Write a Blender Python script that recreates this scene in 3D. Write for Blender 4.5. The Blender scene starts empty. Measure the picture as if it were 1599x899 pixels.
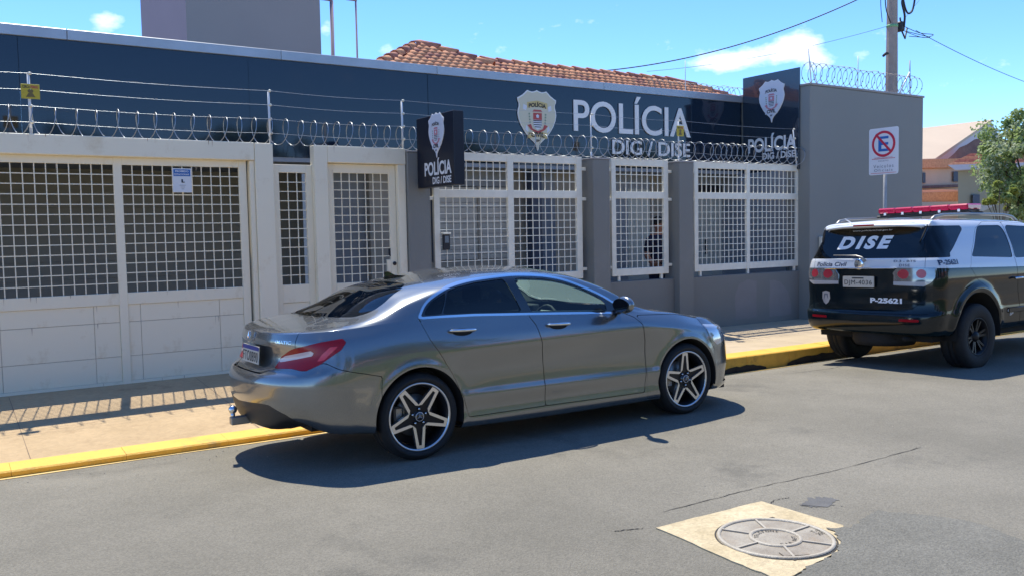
import bpy, bmesh, math, random
import numpy as np
from mathutils import Vector, Matrix, Euler
from mathutils.bvhtree import BVHTree
random.seed(7); np.random.seed(7)
PI = math.pi
R = math.radians
scene = bpy.context.scene

# ---------------------------------------------------------------- camera
YAW, PITCH, ROLL, FPX = R(33.365), R(3.69), R(-1.10), 1368.0
cam_data = bpy.data.cameras.new('camera')
cam = bpy.data.objects.new('camera', cam_data)
scene.collection.objects.link(cam)
fw = Vector((math.sin(YAW)*math.cos(PITCH), math.cos(YAW)*math.cos(PITCH), -math.sin(PITCH)))
rt = Vector((math.cos(YAW), -math.sin(YAW), 0)); up = rt.cross(fw)
r2 = rt*math.cos(ROLL) + up*math.sin(ROLL); u2 = -rt*math.sin(ROLL) + up*math.cos(ROLL)
cam.matrix_world = Matrix(((r2.x, u2.x, -fw.x, 0), (r2.y, u2.y, -fw.y, 0), (r2.z, u2.z, -fw.z, 1.645), (0, 0, 0, 1)))
cam_data.sensor_width = 36.0
cam_data.lens = 36.0*FPX/1599.0
cam_data.clip_start = 0.05; cam_data.clip_end = 900
scene.camera = cam

# ---------------------------------------------------------------- light
SUN = Vector((0.09, 0.47, 1.0)).normalized()           # towards the sun
sun_el = math.asin(SUN.z); sun_az = math.atan2(SUN.x, SUN.y)
sd = bpy.data.lights.new('sun', 'SUN'); sd.energy = 2.6; sd.angle = R(0.5); sd.color = (1.0, 0.955, 0.83)
so = bpy.data.objects.new('sun', sd); scene.collection.objects.link(so)
so.rotation_euler = SUN.to_track_quat('Z', 'Y').to_euler(); so.location = (0, 0, 30)
world = bpy.data.worlds.new('World'); scene.world = world; world.use_nodes = True
wn = world.node_tree.nodes; wl = world.node_tree.links; wn.clear()
w_out = wn.new('ShaderNodeOutputWorld'); w_bg = wn.new('ShaderNodeBackground')
sky = wn.new('ShaderNodeTexSky'); sky.sky_type = 'NISHITA'; sky.sun_disc = False
sky.sun_elevation = sun_el; sky.sun_rotation = sun_az
sky.altitude = 0; sky.air_density = 0.7; sky.dust_density = 0.0; sky.ozone_density = 6.0
w_bg.inputs['Strength'].default_value = 0.125
wl.new(w_bg.outputs[0], w_out.inputs[0])
tc = wn.new('ShaderNodeTexCoord')
def wmath(op, a, b=None, c=None, clamp=False):
    n = wn.new('ShaderNodeMath'); n.operation = op; n.use_clamp = clamp
    for i, v in enumerate((a, b, c)):
        if v is None: continue
        if isinstance(v, (int, float)): n.inputs[i].default_value = v
        else: wl.new(v, n.inputs[i])
    return n.outputs[0]
def sky_dir(px, py):
    v = fw*FPX + r2*(px-799.5) - u2*(py-449.5)
    return v.normalized()
# clouds are part of the sky itself: soft noise clumps round a few real directions, scattered puffs elsewhere
noise = wn.new('ShaderNodeTexNoise'); noise.inputs['Scale'].default_value = 21; noise.inputs['Detail'].default_value = 7
noise.inputs['Roughness'].default_value = 0.6
mp = wn.new('ShaderNodeMapping'); mp.inputs['Scale'].default_value = (1, 1, 2.0)
wl.new(tc.outputs['Generated'], mp.inputs[0]); wl.new(mp.outputs[0], noise.inputs[0])
noise2 = wn.new('ShaderNodeTexNoise'); noise2.inputs['Scale'].default_value = 2.2; noise2.inputs['Detail'].default_value = 3
wl.new(mp.outputs[0], noise2.inputs[0])
total = None
for (px, py, rx, rz, amp) in ((1185, 88, .046, .012, .80), (1240, 68, .020, .014, .62), (1130, 100, .022, .007, .5), (165, 32, .016, .010, .50), (511, 45, .010, .012, .42),
                              (606, 78, .011, .007, .40), (1348, 85, .010, .007, .40), (1285, 95, .018, .007, .5), (1590, 95, .035, .010, .30)):
    d = sky_dir(px, py)
    hx = Vector((d.y, -d.x, 0)).normalized(); hz = hx.cross(d)
    def dot(vec):
        n = wn.new('ShaderNodeVectorMath'); n.operation = 'DOT_PRODUCT'; wl.new(tc.outputs['Generated'], n.inputs[0])
        n.inputs[1].default_value = vec; return n.outputs['Value']
    a = wmath('DIVIDE', dot(hx), rx); b = wmath('DIVIDE', dot(hz), rz)
    rr = wmath('ADD', wmath('MULTIPLY', a, a), wmath('MULTIPLY', b, b))
    front = wmath('GREATER_THAN', dot(d), 0)
    g = wmath('MULTIPLY', wmath('MULTIPLY', wmath('EXPONENT', wmath('MULTIPLY', rr, -0.8)), amp), front)
    total = g if total is None else wmath('ADD', total, g)
far = wmath('MULTIPLY', wmath('SUBTRACT', noise2.outputs[0], 0.60, clamp=True), 3.0)    # far puffs over the rest of the sky
dfw = wn.new('ShaderNodeVectorMath'); dfw.operation = 'DOT_PRODUCT'; wl.new(tc.outputs['Generated'], dfw.inputs[0]); dfw.inputs[1].default_value = sky_dir(800, 100)
outside = wmath('LESS_THAN', dfw.outputs['Value'], 0.78)
total = wmath('ADD', total, wmath('MULTIPLY', far, outside))
mask = wmath('MULTIPLY', wmath('SUBTRACT', wmath('ADD', total, wmath('MULTIPLY', noise.outputs[0], 1.7)), 1.10, clamp=True), 1.5, clamp=True)
mixw = wn.new('ShaderNodeMix'); mixw.data_type = 'RGBA'
wl.new(mask, mixw.inputs[0]); 
gam = wn.new('ShaderNodeHueSaturation'); gam.inputs['Hue'].default_value = 0.504; gam.inputs['Saturation'].default_value = 1.14; gam.inputs['Value'].default_value = 0.95
wl.new(sky.outputs[0], gam.inputs['Color']); wl.new(gam.outputs[0], mixw.inputs[6])
mixw.inputs[7].default_value = (5.0, 5.1, 5.2, 1)
wl.new(mixw.outputs[2], w_bg.inputs['Color'])
scene.view_settings.view_transform = 'Standard'; scene.view_settings.look = 'None'
scene.view_settings.exposure = 1.33; scene.view_settings.gamma = 1.0
scene.cycles.max_bounces = 8; scene.cycles.transparent_max_bounces = 16

# ---------------------------------------------------------------- materials
def mat(name, col, rough=0.6, metal=0.0, coat=0.0, var=0.0, vs=3.0, bump=0.0, bs=60.0, spec=None, vcol=None, emit=None, stretch=(1, 1, 1), coat_r=0.03):
    m = bpy.data.materials.new(name); m.use_nodes = True
    nt = m.node_tree; N = nt.nodes; L = nt.links; b = N['Principled BSDF']
    b.inputs['Base Color'].default_value = (*col, 1); b.inputs['Roughness'].default_value = rough
    b.inputs['Metallic'].default_value = metal
    if coat: b.inputs['Coat Weight'].default_value = coat; b.inputs['Coat Roughness'].default_value = coat_r
    if spec is not None: b.inputs['Specular IOR Level'].default_value = spec
    if emit: b.inputs['Emission Color'].default_value = (*emit[:3], 1); b.inputs['Emission Strength'].default_value = emit[3]
    tcn = N.new('ShaderNodeTexCoord'); mpn = N.new('ShaderNodeMapping'); mpn.inputs['Scale'].default_value = stretch
    L.new(tcn.outputs['Object'], mpn.inputs[0])
    if var > 0 or vcol:
        n1 = N.new('ShaderNodeTexNoise'); n1.inputs['Scale'].default_value = vs; n1.inputs['Detail'].default_value = 8; n1.inputs['Roughness'].default_value = 0.62
        L.new(mpn.outputs[0], n1.inputs[0])
        r1 = N.new('ShaderNodeValToRGB'); c2 = vcol or tuple(c*(1-var) for c in col); c1 = tuple(min(1, c*(1+var*0.6)) for c in col)
        r1.color_ramp.elements[0].position = 0.33; r1.color_ramp.elements[0].color = (*c2, 1)
        r1.color_ramp.elements[1].position = 0.62; r1.color_ramp.elements[1].color = (*c1, 1)
        L.new(n1.outputs[0], r1.inputs[0]); L.new(r1.outputs[0], b.inputs['Base Color'])
    if bump > 0:
        n2 = N.new('ShaderNodeTexNoise'); n2.inputs['Scale'].default_value = bs; n2.inputs['Detail'].default_value = 5
        L.new(mpn.outputs[0], n2.inputs[0])
        bp = N.new('ShaderNodeBump'); bp.inputs['Strength'].default_value = bump; bp.inputs['Distance'].default_value = 0.01
        L.new(n2.outputs[0], bp.inputs['Height']); L.new(bp.outputs[0], b.inputs['Normal'])
    return m
def glassmat(name, tint, refl_r=0.02, clear=0.5):
    m = bpy.data.materials.new(name); m.use_nodes = True; nt = m.node_tree; N = nt.nodes; L = nt.links; N.clear()
    o = N.new('ShaderNodeOutputMaterial'); t = N.new('ShaderNodeBsdfTransparent'); t.inputs[0].default_value = (*[c*clear for c in tint], 1)
    g = N.new('ShaderNodeBsdfGlossy'); g.inputs['Roughness'].default_value = refl_r; g.inputs[0].default_value = (1, 1, 1, 1)
    f = N.new('ShaderNodeFresnel'); f.inputs[0].default_value = 1.5
    mx = N.new('ShaderNodeMixShader'); L.new(f.outputs[0], mx.inputs[0]); L.new(t.outputs[0], mx.inputs[1]); L.new(g.outputs[0], mx.inputs[2]); L.new(mx.outputs[0], o.inputs[0])
    return m

# ---------------------------------------------------------------- object helpers
def link(o): scene.collection.objects.link(o); return o
def tag(o, label=None, cat=None, group=None, kind=None):
    if label: o['label'] = label
    if cat: o['category'] = cat
    if group: o['group'] = group
    if kind: o['kind'] = kind
    return o
def empty(name, loc=(0, 0, 0), rz=0.0, label=None, cat=None, group=None, rot=None):
    o = bpy.data.objects.new(name, None); link(o); o.location = loc; o.rotation_euler = rot or (0, 0, rz)
    o.empty_display_size = 0.2
    return tag(o, label, cat, group)
class MB:
    def __init__(s): s.v = []; s.f = []; s.sm = []
    def add(s, vs, fs, smooth=False):
        b = len(s.v); s.v += [tuple(p) for p in vs]; s.f += [tuple(i+b for i in f) for f in fs]; s.sm += [smooth]*len(fs); return s
    def box(s, x0, x1, y0, y1, z0, z1, c=0.0):
        if c <= 0:
            v = [(x, y, z) for z in (z0, z1) for y in (y0, y1) for x in (x0, x1)]
            return s.add(v, [(0, 2, 3, 1), (4, 5, 7, 6), (0, 1, 5, 4), (2, 6, 7, 3), (0, 4, 6, 2), (1, 3, 7, 5)])
        lo = (x0, y0, z0); hi = (x1, y1, z1); idx = {}; v = []
        for ix in (0, 1):
            for iy in (0, 1):
                for iz in (0, 1):
                    for a in range(3):
                        p = []
                        for k, i in enumerate((ix, iy, iz)):
                            e = (hi if i else lo)[k]; p.append(e if k == a else (e-c if i else e+c))
                        idx[(ix, iy, iz, a)] = len(v); v.append(p)
        f = []
        for a in range(3):
            o = [k for k in range(3) if k != a]
            for i in (0, 1):
                q = []
                for (j, k) in ((0, 0), (1, 0), (1, 1), (0, 1)):
                    t = [0, 0, 0]; t[a] = i; t[o[0]] = j; t[o[1]] = k; q.append(idx[(*t, a)])
                f.append(q)
        for a in range(3):
            o = [k for k in range(3) if k != a]
            for j in (0, 1):
                for k in (0, 1):
                    t0 = [0, 0, 0]; t0[o[0]] = j; t0[o[1]] = k; t1 = list(t0); t1[a] = 1
                    f.append([idx[(*t0, o[0])], idx[(*t0, o[1])], idx[(*t1, o[1])], idx[(*t1, o[0])]])
        for ix in (0, 1):
            for iy in (0, 1):
                for iz in (0, 1): f.append([idx[(ix, iy, iz, a)] for a in range(3)])
        cx, cy, cz = (x0+x1)/2, (y0+y1)/2, (z0+z1)/2
        ff = []
        for q in f:
            P = [Vector(v[i]) for i in q]; n = (P[1]-P[0]).cross(P[2]-P[0]); m = sum(P, Vector())/len(P)-Vector((cx, cy, cz))
            ff.append(tuple(q) if n.dot(m) > 0 else tuple(reversed(q)))
        return s.add(v, ff)
    def tube(s, pts, r, n=8, cap=True, closed=False, smooth=True):
        pts = [Vector(p) for p in pts]; m = len(pts); rs = r if isinstance(r, (list, tuple)) else [r]*m
        V = []; prev = None
        for i, p in enumerate(pts):
            if closed: t = (pts[(i+1) % m]-pts[i-1])
            else: t = pts[min(i+1, m-1)]-pts[max(i-1, 0)]
            t.normalize()
            if prev is None: a = t.orthogonal().normalized()
            else:
                a = (prev-t*prev.dot(t))
                a = a.normalized() if a.length > 1e-6 else t.orthogonal().normalized()
            prev = a; b = t.cross(a)
            for k in range(n):
                an = 2*PI*k/n; V.append(p+(a*math.cos(an)+b*math.sin(an))*rs[i])
        F = []
        for i in range(m if closed else m-1):
            j = (i+1) % m
            for k in range(n): F.append((i*n+k, i*n+(k+1) % n, j*n+(k+1) % n, j*n+k))
        if cap and not closed: F += [tuple(reversed(range(n))), tuple((m-1)*n+k for k in range(n))]
        return s.add(V, F, smooth)
    def cyl(s, p0, p1, r, n=16, r1=None, smooth=True): return s.tube([p0, p1], [r, r if r1 is None else r1], n, smooth=smooth)
    def prism(s, poly, fn, d0, d1, smooth=False):
        # poly: list of (a,b); fn(a,b,d)->point
        n = len(poly); V = [fn(a, b, d0) for a, b in poly]+[fn(a, b, d1) for a, b in poly]
        F = [tuple(range(n)), tuple(reversed(range(n, 2*n)))]+[(i, n+i, n+(i+1) % n, (i+1) % n) for i in range(n)]
        return s.add(V, F, smooth)
    def lathe(s, prof, origin, axis, n=32, smooth=True, a0=0.0, a1=2*PI):
        # prof: list of (r, h) along axis
        ax = Vector(axis).normalized(); u = ax.orthogonal().normalized(); w = ax.cross(u); o = Vector(origin); V = []; full = abs(a1-a0-2*PI) < 1e-6
        nn = n if full else n+1
        for r_, h in prof:
            for k in range(nn):
                an = a0+(a1-a0)*k/n; V.append(o+ax*h+(u*math.cos(an)+w*math.sin(an))*r_)
        F = []
        for i in range(len(prof)-1):
            for k in range(n): F.append((i*nn+k, i*nn+(k+1) % nn, (i+1)*nn+(k+1) % nn, (i+1)*nn+k))
        return s.add(V, F, smooth)
    def sphere(s, c, r, n=12, sc=(1, 1, 1)):
        c = Vector(c); m = n//2+1; V = []; F = []
        for i in range(m+1):
            th = PI*i/m
            for k in range(n):
                ph = 2*PI*k/n; V.append(c+Vector((r*sc[0]*math.sin(th)*math.cos(ph), r*sc[1]*math.sin(th)*math.sin(ph), r*sc[2]*math.cos(th))))
        for i in range(m):
            for k in range(n): F.append((i*n+k, (i+1)*n+k, (i+1)*n+(k+1) % n, i*n+(k+1) % n))
        return s.add(V, F, True)
    def mesh(s, name, mats):
        me = bpy.data.meshes.new(name); me.from_pydata(s.v, [], s.f)
        me.polygons.foreach_set('use_smooth', s.sm)
        for m in (mats if isinstance(mats, (list, tuple)) else [mats]): me.materials.append(m)
        me.update(); return me
    def obj(s, name, mats, parent=None, loc=None, **kw):
        o = bpy.data.objects.new(name, s.mesh(name, mats)); link(o)
        if loc: o.location = loc
        if parent: o.parent = parent
        return tag(o, **kw) if kw else o
def box_obj(name, dims, m, parent=None, c=0.0, **kw): return MB().box(*dims, c=c).obj(name, m, parent, **kw)
def fix_normals(o):
    bm = bmesh.new(); bm.from_mesh(o.data); bmesh.ops.recalc_face_normals(bm, faces=bm.faces); bm.to_mesh(o.data); bm.free(); return o
def copy_child(src, parent, loc=None, rot=None):
    c = src.copy(); link(c); c.parent = parent
    if loc: c.location = loc
    if rot: c.rotation_euler = rot
    return c
def text_flat(txt, size, bold=0.0, shear=0.0, sx=1.0, align='CENTER', space=1.0):
    """flat 2-D text mesh: verts (x,y), faces"""
    cu = bpy.data.curves.new('t', 'FONT'); cu.body = txt; cu.size = size; cu.offset = bold*size; cu.shear = shear
    cu.align_x = align; cu.align_y = 'CENTER'; cu.space_character = space; cu.resolution_u = 6; cu.fill_mode = 'BOTH'
    o = bpy.data.objects.new('t', cu); link(o); dg = bpy.context.evaluated_depsgraph_get(); dg.update()
    me = bpy.data.meshes.new_from_object(o.evaluated_get(dg))
    bpy.data.objects.remove(o); bpy.data.curves.remove(cu)
    V = [(v.co.x*sx, v.co.y) for v in me.vertices]; F = [tuple(p.vertices) for p in me.polygons]
    bpy.data.meshes.remove(me)
    return V, F
def text_on(mb, txt, size, fn, **kw):
    V, F = text_flat(txt, size, **kw); mb.add([fn(a, b) for a, b in V], F); return mb
def fit_text(mb, txt, x0, x1, y0, y1, fn, thick=0.0, **kw):
    """text stretched to fill the rectangle x0..x1, y0..y1 of a plane, optionally with side walls"""
    V, F = text_flat(txt, 1.0, **kw); A = np.array(V)
    mn = A.min(0); mx = A.max(0); A = (A-mn)/(mx-mn)
    A[:, 0] = x0+A[:, 0]*(x1-x0); A[:, 1] = y0+A[:, 1]*(y1-y0)
    if thick <= 0: mb.add([fn(a, b, 0) for a, b in A], F)
    else:
        n = len(A); from collections import Counter
        cnt = Counter(); 
        for f in F:
            for i in range(len(f)): cnt[(f[i], f[(i+1) % len(f)])] += 1
        F2 = list(F)
        for (a, b) in list(cnt):
            if (b, a) not in cnt: F2.append((b, a, a+n, b+n))
        mb.add([fn(a, b, 0) for a, b in A]+[fn(a, b, -thick) for a, b in A], F2)
    return mb
def poly_clean(name, me): pass
# ---------------------------------------------------------------- car body tools
def pchip(xs, ys, x):
    xs = np.asarray(xs, float); ys = np.asarray(ys, float); x = np.asarray(x, float)
    h = np.diff(xs); dl = np.diff(ys)/h; n = len(xs); d = np.zeros(n)
    if n == 2: d[:] = dl[0]
    else:
        for i in range(1, n-1):
            if dl[i-1]*dl[i] > 0:
                w1 = 2*h[i]+h[i-1]; w2 = h[i]+2*h[i-1]; d[i] = (w1+w2)/(w1/dl[i-1]+w2/dl[i])
        d[0] = dl[0]; d[-1] = dl[-1]
    k = np.clip(np.searchsorted(xs, x)-1, 0, n-2); t = np.clip((x-xs[k])/h[k], 0, 1)
    return (ys[k]*(1+2*t)*(1-t)**2 + d[k]*h[k]*t*(1-t)**2 + ys[k+1]*t*t*(3-2*t) + d[k+1]*h[k]*t*t*(t-1))
def smooth_rows(P, n):
    """P: (rows, stations, 3) -> denser rows by centripetal-ish pchip on row index"""
    k = P.shape[0]; t = np.linspace(0, k-1, n); out = np.zeros((n, P.shape[1], 3))
    for j in range(P.shape[1]):
        s = np.concatenate([[0], np.cumsum(np.maximum(np.linalg.norm(np.diff(P[:, j], axis=0), axis=1), 1e-4))])
        tt = np.interp(t, range(k), s)
        for c in range(3): out[:, j, c] = pchip(s, P[:, j, c], tt)
    return out
class Surf:
    def __init__(s, V, T, N): s.V = V; s.T = T; s.N = N
    def sub(s, mask):
        T = s.T[mask]; u, inv = np.unique(T, return_inverse=True)
        return Surf(s.V[u], inv.reshape(-1, 3), s.N[u])
    def split(s, phi):
        """cut along phi(V)=0, returns (inside phi<0, outside)"""
        if len(s.T) == 0: return s, s
        d = phi(s.V); d = np.where(np.abs(d) < 1e-7, 1e-7, d)
        neg = d[s.T] < 0; cn = neg.sum(1)
        ins = s.T[cn == 3]; outs = s.T[cn == 0]; mix = s.T[(cn == 1) | (cn == 2)]
        V = list(map(tuple, s.V)); N = list(map(tuple, s.N)); cache = {}; I = []; O = []
        def cut(a, b):
            key = (a, b) if a < b else (b, a)
            if key not in cache:
                t = d[a]/(d[a]-d[b]); cache[key] = len(V); V.append(tuple(s.V[a]+(s.V[b]-s.V[a])*t))
                nn = s.N[a]+(s.N[b]-s.N[a])*t; N.append(tuple(nn/max(np.linalg.norm(nn), 1e-9)))
            return cache[key]
        for a, b, c in mix:
            ng = (d[a] < 0, d[b] < 0, d[c] < 0)
            if sum(ng) == 1: k = ng.index(True); one = I; two = O
            else: k = ng.index(False); one = O; two = I
            a, b, c = ((a, b, c), (b, c, a), (c, a, b))[k]
            p = cut(a, b); q = cut(a, c); one.append((a, p, q)); two.append((p, b, c)); two.append((p, c, q))
        V = np.array(V); N = np.array(N)
        def mk(base, extra):
            T = np.concatenate([base, np.array(extra, int).reshape(-1, 3)]); r = Surf(V, T, N)
            return r.sub(np.ones(len(T), bool)) if len(T) else Surf(V[:0], T, N[:0])
        return mk(ins, I), mk(outs, O)
    def offset(s, d): return Surf(s.V+s.N*d, s.T, s.N)
    def obj(s, name, m, parent=None, thick=0.0, **kw):
        V = s.V; T = s.T; N = s.N
        if thick:
            n = len(V); e = {}
            for a, b, c in T:
                for p, q in ((a, b), (b, c), (c, a)): e[(p, q)] = 1
            rim = [(q, p, p+n, q+n) for (p, q) in e if (q, p) not in e]
            me = bpy.data.meshes.new(name); me.from_pydata(np.concatenate([V, V-N*thick]).tolist(), [], [tuple(t) for t in T.tolist()]+rim)
            Nn = np.concatenate([N, N])
        else:
            me = bpy.data.meshes.new(name); me.from_pydata(V.tolist(), [], T.tolist()); Nn = N
        me.polygons.foreach_set('use_smooth', [True]*len(me.polygons)); me.materials.append(m)
        me.normals_split_custom_set_from_vertices([tuple(x) for x in Nn]); me.update()
        o = bpy.data.objects.new(name, me); link(o)
        if parent: o.parent = parent
        return tag(o, **kw) if kw else o
def cat_surf(a, b): return Surf(np.concatenate([a.V, b.V]), np.concatenate([a.T, b.T+len(a.V)]), np.concatenate([a.N, b.N]))
def sd_poly(P, X, Y):
    """signed distance to polygon (neg inside)"""
    P = np.asarray(P, float); Q = np.roll(P, -1, 0); best = np.full(X.shape, 1e9); ins = np.zeros(X.shape, bool)
    for (ax, ay), (bx, by) in zip(P, Q):
        dx, dy = bx-ax, by-ay; t = np.clip(((X-ax)*dx+(Y-ay)*dy)/(dx*dx+dy*dy+1e-12), 0, 1)
        best = np.minimum(best, np.hypot(X-ax-t*dx, Y-ay-t*dy))
        c = ((ay > Y) != (by > Y)); xi = ax+(Y-ay)*(bx-ax)/((by-ay) if by != ay else 1e-12); ins ^= (c & (X < xi))
    return np.where(ins, -best, best)
def round_poly(P, r, n=5):
    P = [Vector(p) for p in P]; out = []; m = len(P)
    for i in range(m):
        a, b, c = P[i-1], P[i], P[(i+1) % m]; u = (a-b); v = (c-b); k = min(r, u.length*.45, v.length*.45)
        p0 = b+u.normalized()*k; p1 = b+v.normalized()*k
        for j in range(n+1):
            t = j/n; out.append(tuple((p0*(1-t)**2+b*2*t*(1-t)+p1*t*t)))
    return out
def poly_curve(pts, n=6):
    """Catmull-Rom through closed point list"""
    P = [np.array(p, float) for p in pts]; m = len(P); out = []
    for i in range(m):
        p0, p1, p2, p3 = P[i-1], P[i], P[(i+1) % m], P[(i+2) % m]
        for j in range(n):
            t = j/n; out.append(tuple(0.5*((2*p1)+(-p0+p2)*t+(2*p0-5*p1+4*p2-p3)*t*t+(-p0+3*p1-3*p2+p3)*t**3)))
    return out
def loft(spec):
    """whole car skin as one half-surface grid; returns Surf for y>0 half"""
    xr, xf = spec['xc']; nr, nf = spec['ncap']; er, ef = 2.0/spec['exp'][0], 2.0/spec['exp'][1]
    S = spec['stations']; Z = np.array(spec['side_z'], float); B = np.array(spec['side_b'], float)   # rows x stations
    K = Z.shape[0]; mid = np.linspace(xr, xf, spec['nmid'])
    tr = np.linspace(1, 0, nr)[:-1]; tf = np.linspace(0, 1, nf)[1:]
    cols = []
    for k in range(K):
        zk = lambda x: pchip(S, Z[k], x); bk = lambda x: pchip(S, B[k], x)
        xe, ze = spec['rear'][k]; th = (PI/2)*tr**1.35
        sl = (bk(xr+.05)-bk(xr))/.05*0.6
        x = xr-(xr-xe)*np.sin(th)**er; y = (bk(xr)+sl*(x-xr))*np.cos(th)**er; z = zk(xr)+(ze-zk(xr))*np.sin(th)**1.3
        xe2, ze2 = spec['front'][k]; th2 = (PI/2)*tf**1.35
        x2 = xf+(xe2-xf)*np.sin(th2)**ef; y2 = bk(xf)*np.cos(th2)**ef; z2 = zk(xf)+(ze2-zk(xf))*np.sin(th2)**1.3
        cols.append(np.stack([np.concatenate([x, mid, x2]), np.concatenate([y, bk(mid), y2]), np.concatenate([z, zk(mid), z2])], 1))
    P = np.array(cols)                                  # K x stations x 3
    P[:, 0, 1] = 0; P[:, -1, 1] = 0
    U = [P[-1]]; X = P[-1][:, 0]; yb = P[-1][:, 1]; zb = P[-1][:, 2]
    for xs, etas, hs in zip(spec['up_x'], spec['up_eta'], spec['up_h']):
        e = pchip(xs, etas, X); h = pchip(xs, hs, X); U.append(np.stack([X, yb*e, zb+h], 1))
    U = np.array(U)
    low = smooth_rows(P, spec['rows'][0]); upp = smooth_rows(U, spec['rows'][1]); G = np.concatenate([low, upp[1:]])
    if 'deform' in spec: G = spec['deform'](G)
    n, m, _ = G.shape; V = G.reshape(-1, 3)
    du = np.gradient(G, axis=1); dv = np.gradient(G, axis=0); N = np.cross(du, dv).reshape(-1, 3)
    idx = np.arange(n*m).reshape(n, m); a = idx[:-1, :-1].ravel(); b = idx[:-1, 1:].ravel(); c = idx[1:, 1:].ravel(); d = idx[1:, :-1].ravel()
    T = np.concatenate([np.stack([a, b, c], 1), np.stack([a, c, d], 1)])
    A = V[T[:, 1]]-V[T[:, 0]]; Bv = V[T[:, 2]]-V[T[:, 0]]; ar = np.linalg.norm(np.cross(A, Bv), axis=1); T = T[ar > 1e-10]
    # area weighted vertex normals
    fn = np.cross(V[T[:, 1]]-V[T[:, 0]], V[T[:, 2]]-V[T[:, 0]]); N = np.zeros_like(V)
    for i in range(3): np.add.at(N, T[:, i], fn)
    # symmetry plane: no y component
    on = V[:, 1] < 1e-6; N[on, 1] = 0
    N /= np.maximum(np.linalg.norm(N, axis=1, keepdims=True), 1e-12)
    if np.mean((N*np.array([0, 1, .3])).sum(1)) < 0: N = -N; T = T[:, ::-1]
    return Surf(V, T, N)
def mirror(s): return Surf(s.V*np.array([1, -1, 1]), s.T[:, ::-1], s.N*np.array([1, -1, 1]))

def blend(a, b, x): 
    t = np.clip((x-a)/(b-a), 0, 1); return t*t*(3-2*t)

# ---- silver-grey coupe saloon: x forward from rear axle, y>0 = right (street) side before flipping, z up
SED = dict(
    xc=(-.50, 2.95), ncap=(30, 30), exp=(2.12, 2.4), nmid=110, rows=(64, 56),
    stations=[-.5, 0., .6, 1.3, 2.1, 2.6, 2.95],
    side_z=[[.25,.20,.18,.18,.18,.18,.18],[.26,.21,.19,.18,.18,.18,.18],[.31,.26,.24,.24,.24,.24,.24],[.37,.34,.33,.33,.33,.33,.33],
            [.45,.43,.425,.425,.42,.42,.42],[.52,.50,.495,.49,.485,.49,.49],[.60,.60,.60,.60,.60,.60,.58],[.69,.69,.70,.71,.73,.71,.66],
            [.77,.77,.785,.80,.82,.785,.72],[.84,.85,.855,.865,.87,.825,.77],[.92,.94,.945,.94,.915,.865,.80],[1.0,1.03,1.03,1.0,.955,.91,.845]],
    side_b=[[.72,.72,.72,.72,.72,.72,.70],[.82,.84,.855,.855,.855,.83,.79],[.865,.872,.878,.878,.878,.87,.845],[.878,.872,.868,.868,.868,.868,.862],
            [.884,.884,.878,.878,.878,.880,.868],[.886,.884,.866,.865,.866,.874,.866],[.889,.886,.861,.859,.861,.876,.866],[.886,.886,.873,.871,.873,.880,.862],
            [.877,.882,.888,.889,.887,.876,.852],[.863,.872,.878,.880,.876,.858,.834],[.838,.848,.850,.852,.848,.832,.80],[.79,.812,.822,.824,.812,.792,.75]],
    rear=[(-.84,.25),(-.95,.26),(-1.01,.29),(-1.045,.36),(-1.07,.45),(-1.08,.53),(-1.08,.61),(-1.06,.665),(-.99,.70),(-.955,.80),(-.965,.90),(-.955,.955)],
    front=[(3.3,.14),(3.52,.14),(3.575,.18),(3.58,.30),(3.585,.38),(3.58,.46),(3.575,.54),(3.56,.61),(3.535,.67),(3.50,.715),(3.46,.75),(3.40,.775)],
    up_x=[[-1.,-.9,-.7,-.5,-.25,0.,.3,.9,1.2,1.5,1.8,2.0,2.2,2.4,2.8,3.2,3.4]]*6,
    up_eta=[[.96,.96,.96,.965,.97,.965,.96,.948,.942,.945,.96,.98,.985,.985,.985,.98,.97],
            [.91,.91,.90,.905,.915,.91,.895,.862,.856,.868,.91,.95,.965,.965,.965,.96,.93],
            [.74,.74,.72,.70,.70,.71,.76,.78,.77,.80,.86,.905,.93,.90,.88,.85,.80],
            [.52]*5+[.53]+[.55]*11, [.28]*17, [0.]*17],
    up_h=[[.003,.004,.006,.010,.022,.062,.108,.145,.145,.125,.085,.040,.010,.008,.007,.006,.004],
          [.006,.008,.012,.020,.046,.122,.200,.280,.288,.252,.168,.080,.022,.016,.014,.012,.008],
          [.010,.014,.020,.034,.084,.176,.240,.312,.322,.300,.222,.145,.052,.027,.022,.018,.01],
          [.013,.020,.030,.050,.116,.208,.268,.342,.356,.338,.280,.210,.105,.042,.034,.026,.012],
          [.015,.026,.038,.062,.136,.225,.282,.357,.374,.356,.300,.232,.122,.050,.040,.030,.014],
          [.016,.028,.042,.068,.144,.232,.289,.363,.380,.362,.307,.240,.128,.054,.043,.032,.015]])
def sed_deform(G):
    x, y, z = G[..., 0], G[..., 1], G[..., 2]
    w_ = np.exp(-((x+.86)/.16)**2)*np.clip((.46-z)/.20, 0, 1)*blend(.30, .60, y); z += .085*w_
    for cx, rr in ((0, .372), (2.699, .368)):
        r = np.hypot(x-cx, z-.33); f = np.exp(-((r-rr)/.035)**2)*(y > .6)*(z < .8); y += .010*f
    return G
SED['deform'] = sed_deform
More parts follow.
